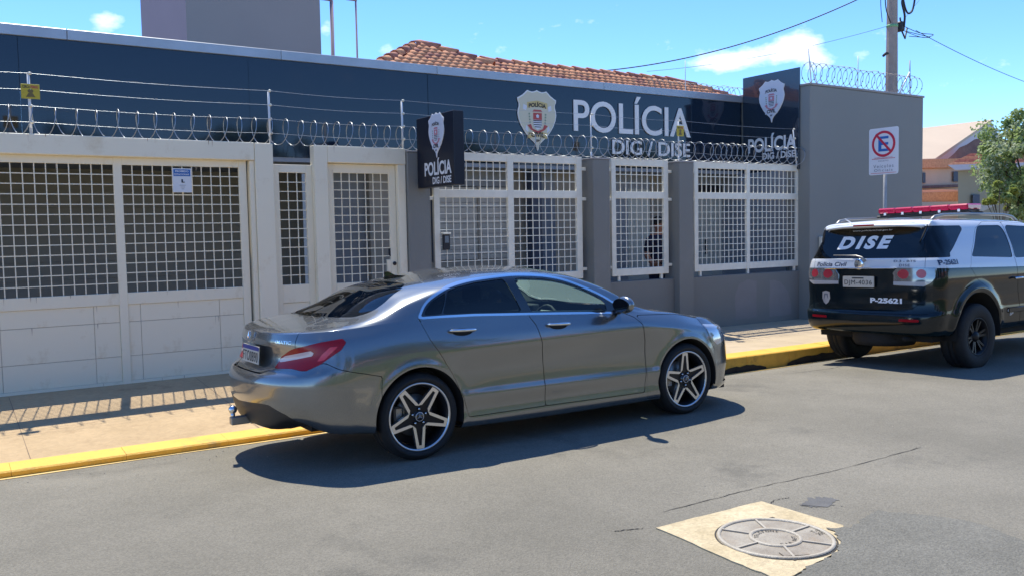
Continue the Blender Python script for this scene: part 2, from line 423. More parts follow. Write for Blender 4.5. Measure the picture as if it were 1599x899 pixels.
# ---------------------------------------------------------------- setting materials
def ramp_mat(name, c1, c2, scale, rough, bump=0, bs=200, detail=10, c3=None, s3=1.0, p=(.35, .65), stretch=(1, 1, 1), speck=None, bdist=.01):
    m = bpy.data.materials.new(name); m.use_nodes = True; nt = m.node_tree; N = nt.nodes; L = nt.links; b = N['Principled BSDF']; b.inputs['Roughness'].default_value = rough
    t = N.new('ShaderNodeTexCoord'); mpn = N.new('ShaderNodeMapping'); mpn.inputs['Scale'].default_value = stretch; L.new(t.outputs['Object'], mpn.inputs[0])
    n1 = N.new('ShaderNodeTexNoise'); n1.inputs['Scale'].default_value = scale; n1.inputs['Detail'].default_value = detail; n1.inputs['Roughness'].default_value = .65; L.new(mpn.outputs[0], n1.inputs[0])
    r = N.new('ShaderNodeValToRGB'); r.color_ramp.elements[0].position = p[0]; r.color_ramp.elements[0].color = (*c1, 1); r.color_ramp.elements[1].position = p[1]; r.color_ramp.elements[1].color = (*c2, 1); L.new(n1.outputs[0], r.inputs[0])
    out = r.outputs[0]
    if c3:
        n3 = N.new('ShaderNodeTexNoise'); n3.inputs['Scale'].default_value = s3; n3.inputs['Detail'].default_value = 9; n3.inputs['Roughness'].default_value = .7; L.new(mpn.outputs[0], n3.inputs[0])
        r3 = N.new('ShaderNodeValToRGB'); r3.color_ramp.elements[0].position = .56; r3.color_ramp.elements[0].color = (0, 0, 0, 1); r3.color_ramp.elements[1].position = .72; r3.color_ramp.elements[1].color = (1, 1, 1, 1); L.new(n3.outputs[0], r3.inputs[0])
        mx = N.new('ShaderNodeMix'); mx.data_type = 'RGBA'; L.new(r3.outputs[0], mx.inputs[0]); L.new(out, mx.inputs[6]); mx.inputs[7].default_value = (*c3, 1); out = mx.outputs[2]
    if speck:
        v = N.new('ShaderNodeTexVoronoi'); v.inputs['Scale'].default_value = speck[0]; L.new(mpn.outputs[0], v.inputs[0])
        hs = N.new('ShaderNodeSeparateColor'); L.new(v.outputs['Color'], hs.inputs[0])
        mr = N.new('ShaderNodeMapRange'); mr.inputs[3].default_value = 1-speck[1]; mr.inputs[4].default_value = 1+speck[1]; L.new(hs.outputs[0], mr.inputs[0])
        mm = N.new('ShaderNodeMix'); mm.data_type = 'RGBA'; mm.blend_type = 'MULTIPLY'; mm.inputs[0].default_value = 1; L.new(out, mm.inputs[6]); L.new(mr.outputs[0], mm.inputs[7]); out = mm.outputs[2]
    L.new(out, b.inputs['Base Color'])
    if bump:
        n2 = N.new('ShaderNodeTexNoise'); n2.inputs['Scale'].default_value = bs; n2.inputs['Detail'].default_value = 6; L.new(mpn.outputs[0], n2.inputs[0])
        bp = N.new('ShaderNodeBump'); bp.inputs['Strength'].default_value = bump; bp.inputs['Distance'].default_value = bdist; L.new(n2.outputs[0], bp.inputs['Height']); L.new(bp.outputs[0], b.inputs['Normal'])
    return m
M_asphalt = ramp_mat('asphalt', (.148, .134, .105), (.222, .201, .160), .42, .85, bump=.9, bs=130, c3=(.118, .108, .088), s3=.8, speck=(120, .18), p=(.30, .62))
M_patch = ramp_mat('asphalt_patch', (.135, .127, .105), (.170, .160, .134), 2.5, .85, bump=1.0, bs=90, speck=(100, .2))
M_tar = ramp_mat('tar_patch', (.085, .082, .08), (.12, .115, .11), 4, .7, bump=.5, bs=120)
M_earth = ramp_mat('earth', (.14, .11, .08), (.2, .17, .12), .3, .95)
M_walk = ramp_mat('sidewalk_concrete', (.41, .285, .155), (.50, .355, .20), 1.2, .85, bump=.45, bs=60, c3=(.31, .205, .11), s3=2.3, speck=(30, .06))
M_walkR = ramp_mat('sidewalk_right', (.42, .325, .21), (.50, .39, .26), 1.6, .85, bump=.35, bs=60, c3=(.34, .26, .2), s3=2.3)
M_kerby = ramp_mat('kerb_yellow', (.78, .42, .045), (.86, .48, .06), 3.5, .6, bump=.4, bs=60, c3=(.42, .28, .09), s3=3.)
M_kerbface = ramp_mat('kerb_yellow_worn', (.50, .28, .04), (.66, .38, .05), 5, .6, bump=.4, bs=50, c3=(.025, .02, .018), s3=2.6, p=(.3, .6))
M_soot = ramp_mat('soot_black', (.012, .010, .009), (.03, .025, .02), 8, .9, bump=.4, bs=60)
M_joint = mat('joint_dirt', (.22, .16, .11), rough=.95)  # plain brown of the pavement joints
M_slab = ramp_mat('cream_concrete', (.43, .34, .20), (.56, .455, .29), 3.0, .85, bump=.6, bs=70, speck=(60, .12), c3=(.33, .26, .17), s3=3.2)
M_ironrib = ramp_mat('polished_iron_rib', (.36, .31, .24), (.46, .41, .33), 7, .5, bump=.3, bs=90)
M_iron = ramp_mat('worn_cast_iron', (.22, .18, .135), (.36, .32, .255), 4, .6, bump=.5, bs=70, c3=(.26, .18, .11), s3=6)
M_crack = mat('crack_dark', (.045, .04, .035), rough=.95)
M_cream = ramp_mat('cream_painted_steel', (.83, .75, .57), (.88, .80, .62), 1.3, .5, bump=.12, bs=12, c3=(.72, .61, .42), s3=2.6, p=(.2, .8))
M_creamR = mat('white_painted_steel', (.88, .83, .69), rough=.45, var=.08, vs=4)
M_rust = ramp_mat('rust_streak', (.30, .14, .06), (.45, .28, .15), 14, .8)
M_rustlight = mat('faded_rust_seam', (.42, .33, .25), rough=.8)
M_greywall = ramp_mat('grey_painted_wall', (.210, .205, .185), (.240, .235, .212), .7, .75, bump=.25, bs=40, c3=(.265, .255, .232), s3=.55, p=(.25, .75))
M_block = ramp_mat('blue_grey_render', (.250, .252, .232), (.280, .283, .260), .35, .8, bump=.15, bs=60, p=(.2, .8))
M_cap = mat('coping_grey', (.32, .31, .31), rough=.6, var=.1)
M_fascia = mat('gloss_navy_panel', (.004, .011, .026), rough=.07, coat=.15, spec=.5, bump=.03, bs=1.2)
M_totem = mat('navy_composite_panel', (.012, .020, .036), rough=.16, coat=.8, spec=.6)
M_blade = mat('black_sign_panel', (.010, .012, .022), rough=.4, spec=.35)
M_tin = mat('aluminium_capping', (.42, .43, .45), rough=.38, metal=.55, var=.1, vs=2)
M_letter = mat('white_letter_acrylic', (.85, .82, .78), rough=.4)
M_badge = mat('badge_cream', (.66, .60, .44), rough=.45)
M_badgew = mat('badge_white', (.72, .72, .76), rough=.45)
M_bred = mat('badge_red', (.50, .08, .07), rough=.5)
M_bpink = mat('badge_pink', (.62, .25, .28), rough=.5)
M_bblack = mat('badge_black', (.02, .02, .025), rough=.5)
M_bgreen = mat('badge_green', (.28, .34, .24), rough=.5)
M_byellow = mat('badge_yellow', (.66, .50, .20), rough=.5)
M_razor = mat('galvanised_razor_wire', (.42, .43, .44), rough=.4, metal=.8)
M_razorr = mat('rusty_razor_wire', (.28, .24, .22), rough=.55, metal=.5)
M_rod = mat('white_rod', (.72, .72, .72), rough=.4)
M_insul = mat('insulator_cream', (.70, .66, .55), rough=.4)
M_wire = mat('steel_wire', (.45, .48, .52), rough=.4, metal=.6)
M_signy = mat('yellow_warning_plate', (.52, .40, .03), rough=.5)
M_signw = mat('white_sign_face', (.70, .72, .74), rough=.4)
M_signblue = mat('sign_blue', (.02, .13, .42), rough=.4)
M_signred = mat('sign_red', (.55, .02, .05), rough=.4)
M_galv = mat('galvanised_pole', (.34, .34, .34), rough=.6, metal=.15, var=.15, vs=8)
M_inwall = mat('inner_wall_blue_grey', (.26, .28, .30), rough=.8, var=.08, vs=1)
M_inwarm = mat('inner_wall_warm_grey', (.33, .30, .25), rough=.8, var=.1, vs=1)
M_shutter = mat('pale_shutter', (.50, .47, .41), rough=.6, var=.1, vs=4)
M_navycol = mat('navy_column', (.05, .065, .10), rough=.6)
M_inglass = mat('blue_tinted_door', (.16, .20, .26), rough=.15, coat=.5)
M_doorpale = mat('pale_green_grey_door', (.46, .47, .41), rough=.5, var=.06)
M_dark = mat('carport_dark', (.34, .32, .27), rough=.85, var=.1, vs=.6)
M_tile = ramp_mat('clay_roof_tile', (.58, .22, .105), (.80, .38, .19), 9, .8, bump=.3, bs=80, c3=(.30, .12, .08), s3=14)
M_tiled = ramp_mat('clay_ridge_tile', (.36, .12, .08), (.52, .22, .14), 6, .8, bump=.3, bs=80)
M_concrete = ramp_mat('pole_concrete', (.30, .25, .22), (.38, .32, .28), 4, .9, bump=.2, bs=40)
M_cable = mat('black_cable', (.02, .022, .03), rough=.6)
M_bark = ramp_mat('bark', (.09, .065, .045), (.15, .11, .08), 12, .95)
M_leaf1 = mat('leaf_green', (.30, .38, .14), rough=.55, var=.3, vs=2)
M_leaf2 = mat('leaf_dark', (.19, .28, .10), rough=.55, var=.3, vs=2)
M_leaf3 = mat('leaf_yellow_green', (.26, .30, .06), rough=.55, var=.2, vs=2)
M_leaf4 = mat('leaf_silver', (.36, .42, .25), rough=.5, var=.2, vs=2)
for m_ in (M_leaf1, M_leaf2, M_leaf3, M_leaf4):
    nt = m_.node_tree; b = nt.nodes['Principled BSDF']; o_ = nt.nodes['Material Output']; tr_ = nt.nodes.new('ShaderNodeBsdfTranslucent'); mx_ = nt.nodes.new('ShaderNodeMixShader'); mx_.inputs[0].default_value = .5
    src_ = b.inputs['Base Color'].links[0].from_socket; nt.links.new(src_, tr_.inputs[0]); nt.links.new(b.outputs[0], mx_.inputs[1]); nt.links.new(tr_.outputs[0], mx_.inputs[2]); nt.links.new(mx_.outputs[0], o_.inputs[0])
# ---------------------------------------------------------------- ground
def crown(y):
    if y <= 5.6: return 0.0
    if y <= 6.6: return -.020*(y-5.6)
    return -.020-.092*(min(y, 7.45)-6.6)/.85
def gz(x, y): return -.005*x+crown(y)
def grid_obj(name, xs, ys, zf, m, **kw):
    g = MB(); nx, ny = len(xs), len(ys); g.v = [(x, y, zf(x, y)) for y in ys for x in xs]
    g.f = [(j*nx+i, j*nx+i+1, (j+1)*nx+i+1, (j+1)*nx+i) for j in range(ny-1) for i in range(nx-1)]; g.sm = [True]*len(g.f)
    return g.obj(name, m, **kw)
grid_obj('ground', [-150, 0, 60, 400], [-150, 0, 60, 400], lambda x, y: -.005*x-.22, M_earth, kind='structure')
grid_obj('road', [-40, 0, 5, 10, 20, 60, 120], [-3.2, 0, 2.5, 4, 5.6, 6.1, 6.6, 7.0, 7.30, 7.45], lambda x, y: gz(x, y), M_asphalt, kind='structure')
grid_obj('far_pavement', [-40, 60], [-6, -3.2], lambda x, y: -.005*x+.12, M_walk, kind='structure')
MB().box(-40, 60, -3.3, -3.2, -.6, .1).obj('far_kerb', M_walk, kind='structure')
# kerb heights: dropped in front of the gates, full beyond the saloon
def kt(x): t = min(1, max(0, (x-4.2)/1.8)); t = t*t*(3-2*t); return (-.060-.010*x/2.7)*(1-t)+(.085-.005*x)*t
def walk(x, y):
    t = min(1, max(0, (x-4.2)/1.8)); t = t*t*(3-2*t)
    zl = kt(x)*0+np.interp(y, [7.62, 7.9, 8.4, 10.3], [-.060-.010*x/2.7, -.045-.004*x, -.005, .125]); zr = np.interp(y, [7.62, 8.4, 10.3], [.085-.005*x, .080-.005*x, .07-.004*x])
    return zl*(1-t)+zr*t
xs = list(np.arange(-8, 4.2, 1.0))+list(np.arange(4.2, 6.1, .2))+list(np.arange(6.5, 40, 1.5))
ys = [7.66, 7.9, 8.2, 8.4, 8.8, 9.3, 9.8, 10.3, 11.3]
def split_x(xs, a, b): return [x for x in xs if a <= x <= b]
xl = [x for x in xs if x < 5.21]; xr_ = [xl[-1]]+[x for x in xs if x > xl[-1]]
grid_obj('pavement', xl, ys, walk, M_walk, kind='structure')
grid_obj('pavement_beyond', xr_, ys, walk, M_walkR, kind='structure')
# kerb stones, each about 0.8 m long
kx = -6.0; kroot = empty('kerb', (0, 7.5, 0)); kroot['kind'] = 'structure'
while kx < 24:
    L_ = .80; gp_ = .0012 if kx < 5 else .003; x0, x1 = kx+gp_, kx+L_-gp_; jit = random.uniform(-.0015, .0015)
    b = MB()
    def sec(x):
        t = kt(x)+jit; g_ = gz(x, 7.45)-.15
        return [(7.46, g_), (7.455, t-.012), (7.468, t), (7.70, t+.012), (7.702, g_)]
    A = [(x0, y-7.5, z) for y, z in sec(x0)]; B = [(x1, y-7.5, z) for y, z in sec(x1)]
    b.add(A+B, [(0, 1, 6, 5), (1, 2, 7, 6), (2, 3, 8, 7), (3, 4, 9, 8), (4, 3, 2, 1, 0), (5, 6, 7, 8, 9)])
    o = b.obj('kerb_stone', [M_kerby, M_kerbface], kroot)
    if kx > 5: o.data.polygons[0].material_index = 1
    kx += L_
    fix_normals(o)
# yellow line painted on the gutter beside the kerb
g = MB()
for x in np.arange(-6, 24, .25):
    w0 = .06+.015*math.sin(x*3.1) if x < 5 else .085+.02*math.sin(x*2.3)
    w1 = .06+.015*math.sin((x+.25)*3.1) if x+.25 < 5 else .085+.02*math.sin((x+.25)*2.3)
    g.add([(x, 7.45-w0, gz(x, 7.45-w0)+.004), (x+.25, 7.45-w1, gz(x+.25, 7.45-w1)+.004), (x+.25, 7.452, gz(x+.25, 7.452)+.004), (x, 7.452, gz(x, 7.452)+.004)], [(0, 1, 2, 3)])
g.obj('gutter_line', ramp_mat('line_yellow', (.66, .42, .10), (.74, .55, .25), 3, .6, c3=(.45, .38, .3), s3=4), kind='structure')
# storm drain mouths and soot on the kerb face
def soot(x0, x1, h, seed):
    rnd = random.Random(seed); n = 14; b = MB(); top = []
    for i in range(n+1):
        x = x0+(x1-x0)*i/n; top.append((x, h*(math.sin(PI*min(1, max(0, (i+.3)/(n+.6))))**.45)*(1+.12*rnd.uniform(-1, 1))))
    V = []
    for x, hh in top:
        z0 = gz(x, 7.45)+.006; V += [(x, 7.447, z0), (x, 7.449, z0+hh)]
    b.add(V, [(2*i, 2*i+2, 2*i+3, 2*i+1) for i in range(n)]); return b
soot(9.15, 10.55, .10, 3).obj('drain_opening', M_soot, kind='structure'); soot(7.9, 8.75, .075, 5).obj('drain_opening', M_soot, kind='structure')
# expansion joints in the pavement
for i, x in enumerate((-.9, .55, 2.35, 7.9, 9.9, 11.9, 13.9)):
    b = MB(); yy = [7.63, 8.1, 8.6, 9.1, 9.6, 9.95]; V = []
    for y in yy: V += [(x-.0025, y, walk(x, y)+.002), (x+.0025, y, walk(x, y)+.002)]
    b.add(V, [(2*k, 2*k+1, 2*k+3, 2*k+2) for k in range(len(yy)-1)]); b.obj('pavement_joint', M_joint, kind='structure')
# ---------------------------------------------------------------- manhole and road marks
def ground_poly(pts, dz, m, name, par=None, thick=.0, **kw):
    b = MB(); V = [(x, y, gz(x, y)+dz) for x, y in pts]; n = len(V)
    b.add(V, [tuple(range(n))]); o = b.obj(name, m, par, **kw)
    return o
def ragged(pts, amp, seed, sub=6):
    rnd = random.Random(seed); out = []
    for i in range(len(pts)):
        a = pts[i]; b = pts[(i+1) % len(pts)]
        for k in range(sub):
            t = k/sub; out.append((a[0]*(1-t)+b[0]*t+rnd.uniform(-amp, amp), a[1]*(1-t)+b[1]*t+rnd.uniform(-amp, amp)))
    return out
slab = empty('manhole', (0, 0, 0), label='round iron manhole cover in a square cream concrete slab', cat='manhole')
sp_ = ragged([(3.27, 3.56), (4.11, 3.54), (4.13, 2.98), (3.98, 2.86), (3.75, 2.74), (3.46, 2.70), (3.24, 2.66), (3.235, 2.9)], .0045, 4, 9)
b = MB(); b.prism(sp_, lambda a, c, d: (a, c, gz(a, c)+d), .008, -.06); fix_normals(b.obj('concrete_slab', M_slab, slab))
MC = Vector((3.665, 3.06, 0)); mr = .305; mz = gz(MC.x, MC.y)+.010
c = MB(); c.lathe([(0, .0), (mr, .0)], (MC.x, MC.y, mz), (0, 0, 1), 64); cov = c.obj('iron_cover', M_iron, slab)
def ring(r0, r1, h, name, par):
    c = MB(); c.lathe([(r0, 0), (r0+.003, h), (r1-.003, h), (r1, 0)], (MC.x, MC.y, mz+.001), (0, 0, 1), 64); return c.obj(name, M_ironrib, par)
c = MB(); c.lathe([(mr+.002, 0), (mr+.012, 0)], (MC.x, MC.y, mz-.0005), (0, 0, 1), 64); c.obj('frame_gap', M_crack, cov)
ring(mr-.022, mr, .008, 'outer_ring', cov); ring(.118, .140, .008, 'inner_ring', cov)
for k, a in enumerate((62, 118, 178, 238, 300, 2)):
    a = R(a); d = Vector((math.cos(a), math.sin(a), 0)); n_ = Vector((-d.y, d.x, 0))*.006
    c = MB(); P0 = MC+d*.138; P1 = MC+d*(mr-.020); z0 = mz+.001; z1 = mz+.008
    V = [P0+n_, P1+n_, P1-n_, P0-n_]; V = [(v.x, v.y, z0) for v in V]+[(v.x, v.y, z1) for v in V]
    c.add(V, [(4, 5, 6, 7), (0, 1, 5, 4), (1, 2, 6, 5), (2, 3, 7, 6), (3, 0, 4, 7)]); fix_normals(c.obj('rib', M_ironrib, cov))
def arc_text(txt, r, a0, size, flip=1):
    c = MB(); n = len(txt)
    for i, ch in enumerate(txt):
        if ch == ' ': continue
        a = a0-flip*i*size*.85/r; V, F = text_flat(ch, size, bold=.02)
        u = Vector((math.sin(a), -math.cos(a), 0))*flip; w = Vector((math.cos(a), math.sin(a), 0))*flip; o_ = MC+Vector((math.cos(a), math.sin(a), 0))*r
        c.add([tuple(o_+u*p+w*q+Vector((0, 0, mz+.003))) for p, q in V], F)
    return c
arc_text('TELEFONE', .098, R(140), .030).obj('cast_lettering', M_crack, cov)
arc_text('CIA NET', .098, R(-120), .030, -1).obj('cast_lettering', M_crack, cov)
c = MB(); fit_text(c, 'T-33', 3.885, 3.965, 2.985, 3.015, lambda a, q, d: (a, q, mz+.004)); fit_text(c, '2009', 3.88, 3.955, 2.945, 2.975, lambda a, q, d: (a, q, mz+.004)); c.obj('cast_lettering', M_crack, cov)
c = MB(); c.prism([(3.50, 2.90), (3.62, 2.86), (3.60, 2.79), (3.48, 2.85)], lambda a, q, d: (a, q, mz+.001+d), .006, 0); fix_normals(c.obj('name_plate', M_iron, cov))
for (x, y) in ((3.505, 2.80), (3.90, 3.285)): 
    c = MB(); c.box(x-.022, x+.022, y-.012, y+.012, mz-.004, mz+.002, c=.003); c.obj('lifting_slot', M_crack, cov)
M_sand = ramp_mat('sandy_stain', (.22, .175, .13), (.29, .235, .18), 5, .9, bump=.4, bs=90)
ground_poly(ragged([(4.02, 2.99), (4.14, 2.93), (4.50, 3.02), (4.75, 2.62), (4.6, 2.0), (3.6, 1.9), (3.15, 2.35), (3.24, 2.62), (3.46, 2.70), (3.72, 2.73), (3.90, 2.82)], .016, 8, 8), .013, M_patch, 'asphalt_repair', kind='structure')
ground_poly(ragged([(4.24, 3.36), (4.40, 3.42), (4.49, 3.40), (4.52, 3.31), (4.40, 3.24), (4.30, 3.27)], .02, 2, 7), .002, M_tar, 'tar_patch', kind='structure')
for nm, P, w, sd in (('road_crack', [(3.5, 3.75), (4.3, 3.76), (5.1, 3.72), (6.2, 3.74)], .006, 1), ('road_crack', [(3.22, 3.60), (3.12, 3.64), (3.05, 3.66)], .009, 2), ('road_crack', [(4.08, 3.46), (4.2, 3.52), (4.33, 3.50)], .007, 5),
                     ('road_crack', [(8.3, 6.7), (8.9, 6.6), (9.6, 6.75)], .008, 6)):
    rnd = random.Random(sd); pts = []
    for i in range(len(P)-1):
        for k in range(14):
            t = k/14; pts.append((P[i][0]*(1-t)+P[i+1][0]*t, P[i][1]*(1-t)+P[i+1][1]*t+rnd.uniform(-.006, .006)))
    b = MB(); V = []
    for i, (x, y) in enumerate(pts):
        ww = w*(.35+rnd.random()); V += [(x, y-ww/2, gz(x, y)+.003), (x, y+ww/2, gz(x, y)+.003)]
    b.add(V, [(2*i, 2*i+2, 2*i+3, 2*i+1) for i in range(len(pts)-1)]); b.obj(nm, M_crack, kind='structure')
# small stones, leaves and chips scattered on asphalt and gutter
g = MB(); rnd = random.Random(5)
for i in range(520):
    x = rnd.uniform(.3, 12); y = rnd.choice([rnd.uniform(2.2, 7.1), rnd.uniform(6.7, 7.42), rnd.uniform(6.9, 7.42)]); s = rnd.uniform(.003, .010)
    z = gz(x, y); a = rnd.uniform(0, 6.28); V = [(x+s*math.cos(a+k*2.1)*rnd.uniform(.6, 1.2), y+s*math.sin(a+k*2.1)*rnd.uniform(.6, 1.2), z) for k in range(3)]+[(x, y, z+s*.7)]
    g.add(V, [(0, 1, 3), (1, 2, 3), (2, 0, 3)])
g.obj('grit', ramp_mat('grit', (.2, .17, .13), (.42, .36, .28), 6, .9), kind='stuff')

# ---------------------------------------------------------------- gates
bar_cache = {}
def bar(name, x0, x1, y0, y1, z0, z1, m, par, c=0.0):
    key = (round(x1-x0, 4), round(y1-y0, 4), round(z1-z0, 4), m.name, c)
    if key not in bar_cache: bar_cache[key] = MB().box(-(x1-x0)/2, (x1-x0)/2, -(y1-y0)/2, (y1-y0)/2, -(z1-z0)/2, (z1-z0)/2, c=c).mesh(name, m)
    o = bpy.data.objects.new(name, bar_cache[key]); link(o); o.location = ((x0+x1)/2, (y0+y1)/2, (z0+z1)/2); o.parent = par
    if par: o.location = Vector(o.location)-Vector(par.location)
    return o
def mesh_bars(par, x0, x1, z0, z1, y, m, pitch=.105, t=.0100):
    nx = max(1, round((x1-x0)/pitch)); nz = max(1, round((z1-z0)/pitch))
    for i in range(1, nx): x = x0+(x1-x0)*i/nx; bar('grille_bar', x-t/2, x+t/2, y-t/2, y+t/2, z0, z1, m, par)
    for i in range(1, nz): z = z0+(z1-z0)*i/nz; bar('grille_bar', x0, x1, y-t/2-.002, y+t/2-.002, z-t/2, z+t/2, m, par)
# wide sliding gate
sg = empty('sliding_gate', (1.0, 10.03, 0), label='wide cream sliding gate with white grille above solid sheet panels', cat='gate')
Yg = 10.03
M = M_cream
for x0, x1 in ((-1.10, -1.02), (.28, .36), (1.615, 1.70), (2.925, 3.01)): bar('upright', x0, x1, Yg-.02, Yg+.02, .06, 2.50, M, sg, .004)
for x0, x1 in ((-1.02, .28), (.36, 1.615), (1.70, 2.925)):
    bar('rail', x0, x1, Yg-.018, Yg+.018, 2.42, 2.50, M, sg, .003); bar('rail', x0, x1, Yg-.018, Yg+.018, .95, 1.075, M, sg, .003); bar('rail', x0, x1, Yg-.018, Yg+.018, .06, .135, M, sg, .003)
    mesh_bars(sg, x0, x1, 1.075, 2.42, Yg, M)
    w = x1-x0; xa = x0+w*.10 if x0 > 1 else x0+w*.12; xb = x0+w*.78 if x0 > 1 else x0+w*.80
    for a, b_ in ((x0, xa), (xa, xb), (xb, x1)):
        for c_, d_ in ((.135, .40), (.40, .765), (.765, .95)):
            bar('sheet_panel', a+.002, b_-.002, Yg-.004, Yg+.006, c_+.002, d_-.002, M, sg, .002)
    bar('backing_sheet', x0, x1, Yg+.0065, Yg+.010, .135, .95, M_rustlight, sg)
# portal over the gate
pt = empty('gate_portal', (1.0, 9.96, 0), label='cream steel portal with long lintel and thick post around the sliding gate', cat='gate frame')
bar('lintel', -1.4, 3.085, 9.93, 10.07, 2.50, 2.70, M, pt, .006); bar('post', 3.09, 3.30, 9.93, 10.07, .05, 2.698, M, pt, .006); bar('jamb', 3.035, 3.087, 9.96, 10.07, .05, 2.498, M, pt, .003)
rs_ = random.Random(8)
for k_ in range(26):
    x = rs_.uniform(.4, 4.9); z = rs_.choice([.95, .765, .40, .135, 2.42, 1.075, 2.70]); w = rs_.uniform(.003, .009); h = rs_.uniform(.03, .11); yy = 9.9275 if z == 2.70 else Yg-.0245
    if 3.0 < x < 3.32 or (x > 3.78 and x < 3.97): continue
    b = MB(); b.add([(x, yy, z), (x+w, yy, z), (x+w*.6, yy, z-h), (x+w*.4, yy, z-h)], [(0, 3, 2, 1)]); b.obj('rust_streak', M_rustlight, sg).location = -Vector(sg.location)
for x, w, h in ((.99, .008, .03), (1.95, .006, .04), (2.58, .008, .05), (2.62, .005, .07)):
    b = MB(); b.add([(x, 9.9275, 2.70), (x+w, 9.9275, 2.70), (x+w*.6, 9.9275, 2.70-h), (x+w*.3, 9.9275, 2.70-h*.8)], [(0, 3, 2, 1)]); b.obj('rust_mark', M_rust, pt).location = -Vector(pt.location)
# paper notice on gate
nt_ = empty('notice_sign', (2.30, 9.985, 2.26), label='small notice with a blue heading fixed on the gate grille', cat='sign')
x0, x1, z0, z1 = 2.20, 2.40, 2.135, 2.395
bar('notice_board', x0, x1, 9.985, 9.992, z0, z1, M_signw, nt_, .002); bar('blue_heading', x0+.012, x1-.012, 9.9835, 9.985, z1-.085, z1-.012, M_signblue, nt_)
t = MB(); fn = lambda yy: (lambda a, b, d: (a-2.30, yy-9.985-d, b-2.26))
fit_text(t, 'PROIBIDO', x0+.03, x1-.03, z1-.042, z1-.022, fn(9.9825), bold=.03); fit_text(t, 'ESTACIONAR', x0+.022, x1-.022, z1-.074, z1-.056, fn(9.9825), bold=.02); t.obj('heading_text', M_signw, nt_)
t = MB(); fit_text(t, 'L', 2.292, 2.325, z1-.155, z1-.118, fn(9.9825), bold=.08); t.obj('pictogram', M_bblack, nt_)
t = MB()
for k in range(3): t.add([(-.03+.01*k, -.0025, z1-.18-.02*k-2.26), (.035-.008*k, -.0025, z1-.18-.02*k-2.26), (.035-.008*k, -.0025, z1-.186-.02*k-2.26), (-.03+.01*k, -.0025, z1-.186-.02*k-2.26)], [(0, 1, 2, 3)])
t.obj('small_print', mat('grey_print', (.4, .4, .42), rough=.6), nt_)
# narrow fixed panel
fp = empty('fixed_gate_panel', (3.5, 10.04, 0), label='narrow cream panel with a three column grille between two posts', cat='gate')
Yf = 10.04
for x0, x1 in ((3.305, 3.39), (3.715, 3.79)): bar('upright', x0, x1, Yf-.02, Yf+.02, .06, 2.47, M, fp, .003)
for z0, z1 in ((2.375, 2.47), (.86, 1.07), (.06, .16)): bar('rail', 3.39, 3.715, Yf-.018, Yf+.018, z0, z1, M, fp, .003)
mesh_bars(fp, 3.39, 3.715, 1.07, 2.375, Yf, M)
for z0, z1 in ((.163, .42), (.42, .64), (.64, .86)): bar('sheet_panel', 3.39, 3.715, Yf-.004, Yf+.006, z0+.004, z1-.004, M, fp, .003)
# door portal and door
dp_ = empty('door_portal', (4.4, 9.96, 0), label='cream door surround with lintel between razor wire and entrance door', cat='door frame')
bar('post', 3.79, 3.955, 9.93, 10.07, .05, 2.70, M, dp_, .006); bar('lintel', 3.957, 4.985, 9.93, 10.07, 2.50, 2.70, M, dp_, .006); bar('jamb', 4.875, 4.983, 9.94, 10.07, .05, 2.498, M, dp_, .006)
dr = empty('entrance_door', (4.4, 10.03, 0), label='cream steel door with white grille and round lock beside the grey pillar', cat='door')
for x0, x1 in ((3.96, 4.055), (4.785, 4.872)): bar('upright', x0, x1, Yg-.02, Yg+.02, .08, 2.495, M, dr, .004)
for z0, z1 in ((2.385, 2.495), (.88, 1.06), (.08, .18)): bar('rail', 4.055, 4.785, Yg-.018, Yg+.018, z0, z1, M, dr, .003)
mesh_bars(dr, 4.055, 4.785, 1.06, 2.385, Yg, M)
for z0, z1 in ((.183, .42), (.42, .65), (.65, .88)): bar('sheet_panel', 4.055, 4.785, Yg-.004, Yg+.006, z0+.004, z1-.004, M, dr, .003)
lk = MB(); lk.cyl((.43, -.03, 1.27), (.43, -.02, 1.27), .024, 16); lk.obj('lock', M_bblack, dr)
bar('lock_box', 4.735, 4.785, Yg-.015, Yg+.02, 1.17, 1.32, M, dr, .003); bar('latch_plate', 4.77, 4.787, Yg-.012, Yg+.02, 1.36, 1.46, M_bblack, dr, .002)

# ---------------------------------------------------------------- front wall, pillars and window grilles
wl_ = empty('front_wall', (9, 10, 0), label='low grey painted wall running under the white window grilles', cat='wall')
bar('wall_section', 5.295, 7.955, 10.02, 10.17, -.2, .865, M_greywall, wl_, .006); bar('wall_section', 8.255, 9.635, 10.02, 10.17, -.2, .865, M_greywall, wl_, .006); bar('wall_section', 9.945, 12.615, 10.02, 10.17, -.2, .865, M_greywall, wl_, .006)
labs = ('grey pillar beside the entrance door carrying the projecting sign', 'grey pillar between the widest and the narrowest window grille', 'grey pillar under the small yellow warning sign')
for (x0, x1), lb in zip(((4.99, 5.30), (7.95, 8.26), (9.64, 9.95)), labs):
    c_ = empty('pillar', ((x0+x1)/2, 10.0, 0), label=lb, cat='pillar', group='grey pillars of the front wall')
    bar('shaft', x0, x1, 9.90, 10.24, -.2, 2.655, M_greywall, c_, .008); bar('pillar_cap', x0-.006, x1+.006, 9.893, 10.246, 2.655, 2.675, M_cap, c_, .004)
wins = ((5.43, 7.86, (6.575, 6.675), 'white window grille left of the middle pillar, partly behind the saloon roof'), (8.41, 9.55, None, 'narrow white window grille between two grey pillars'), (10.11, 12.68, (11.32, 11.40), 'white window grille beside the tall blue grey block'))
Yw = 10.07
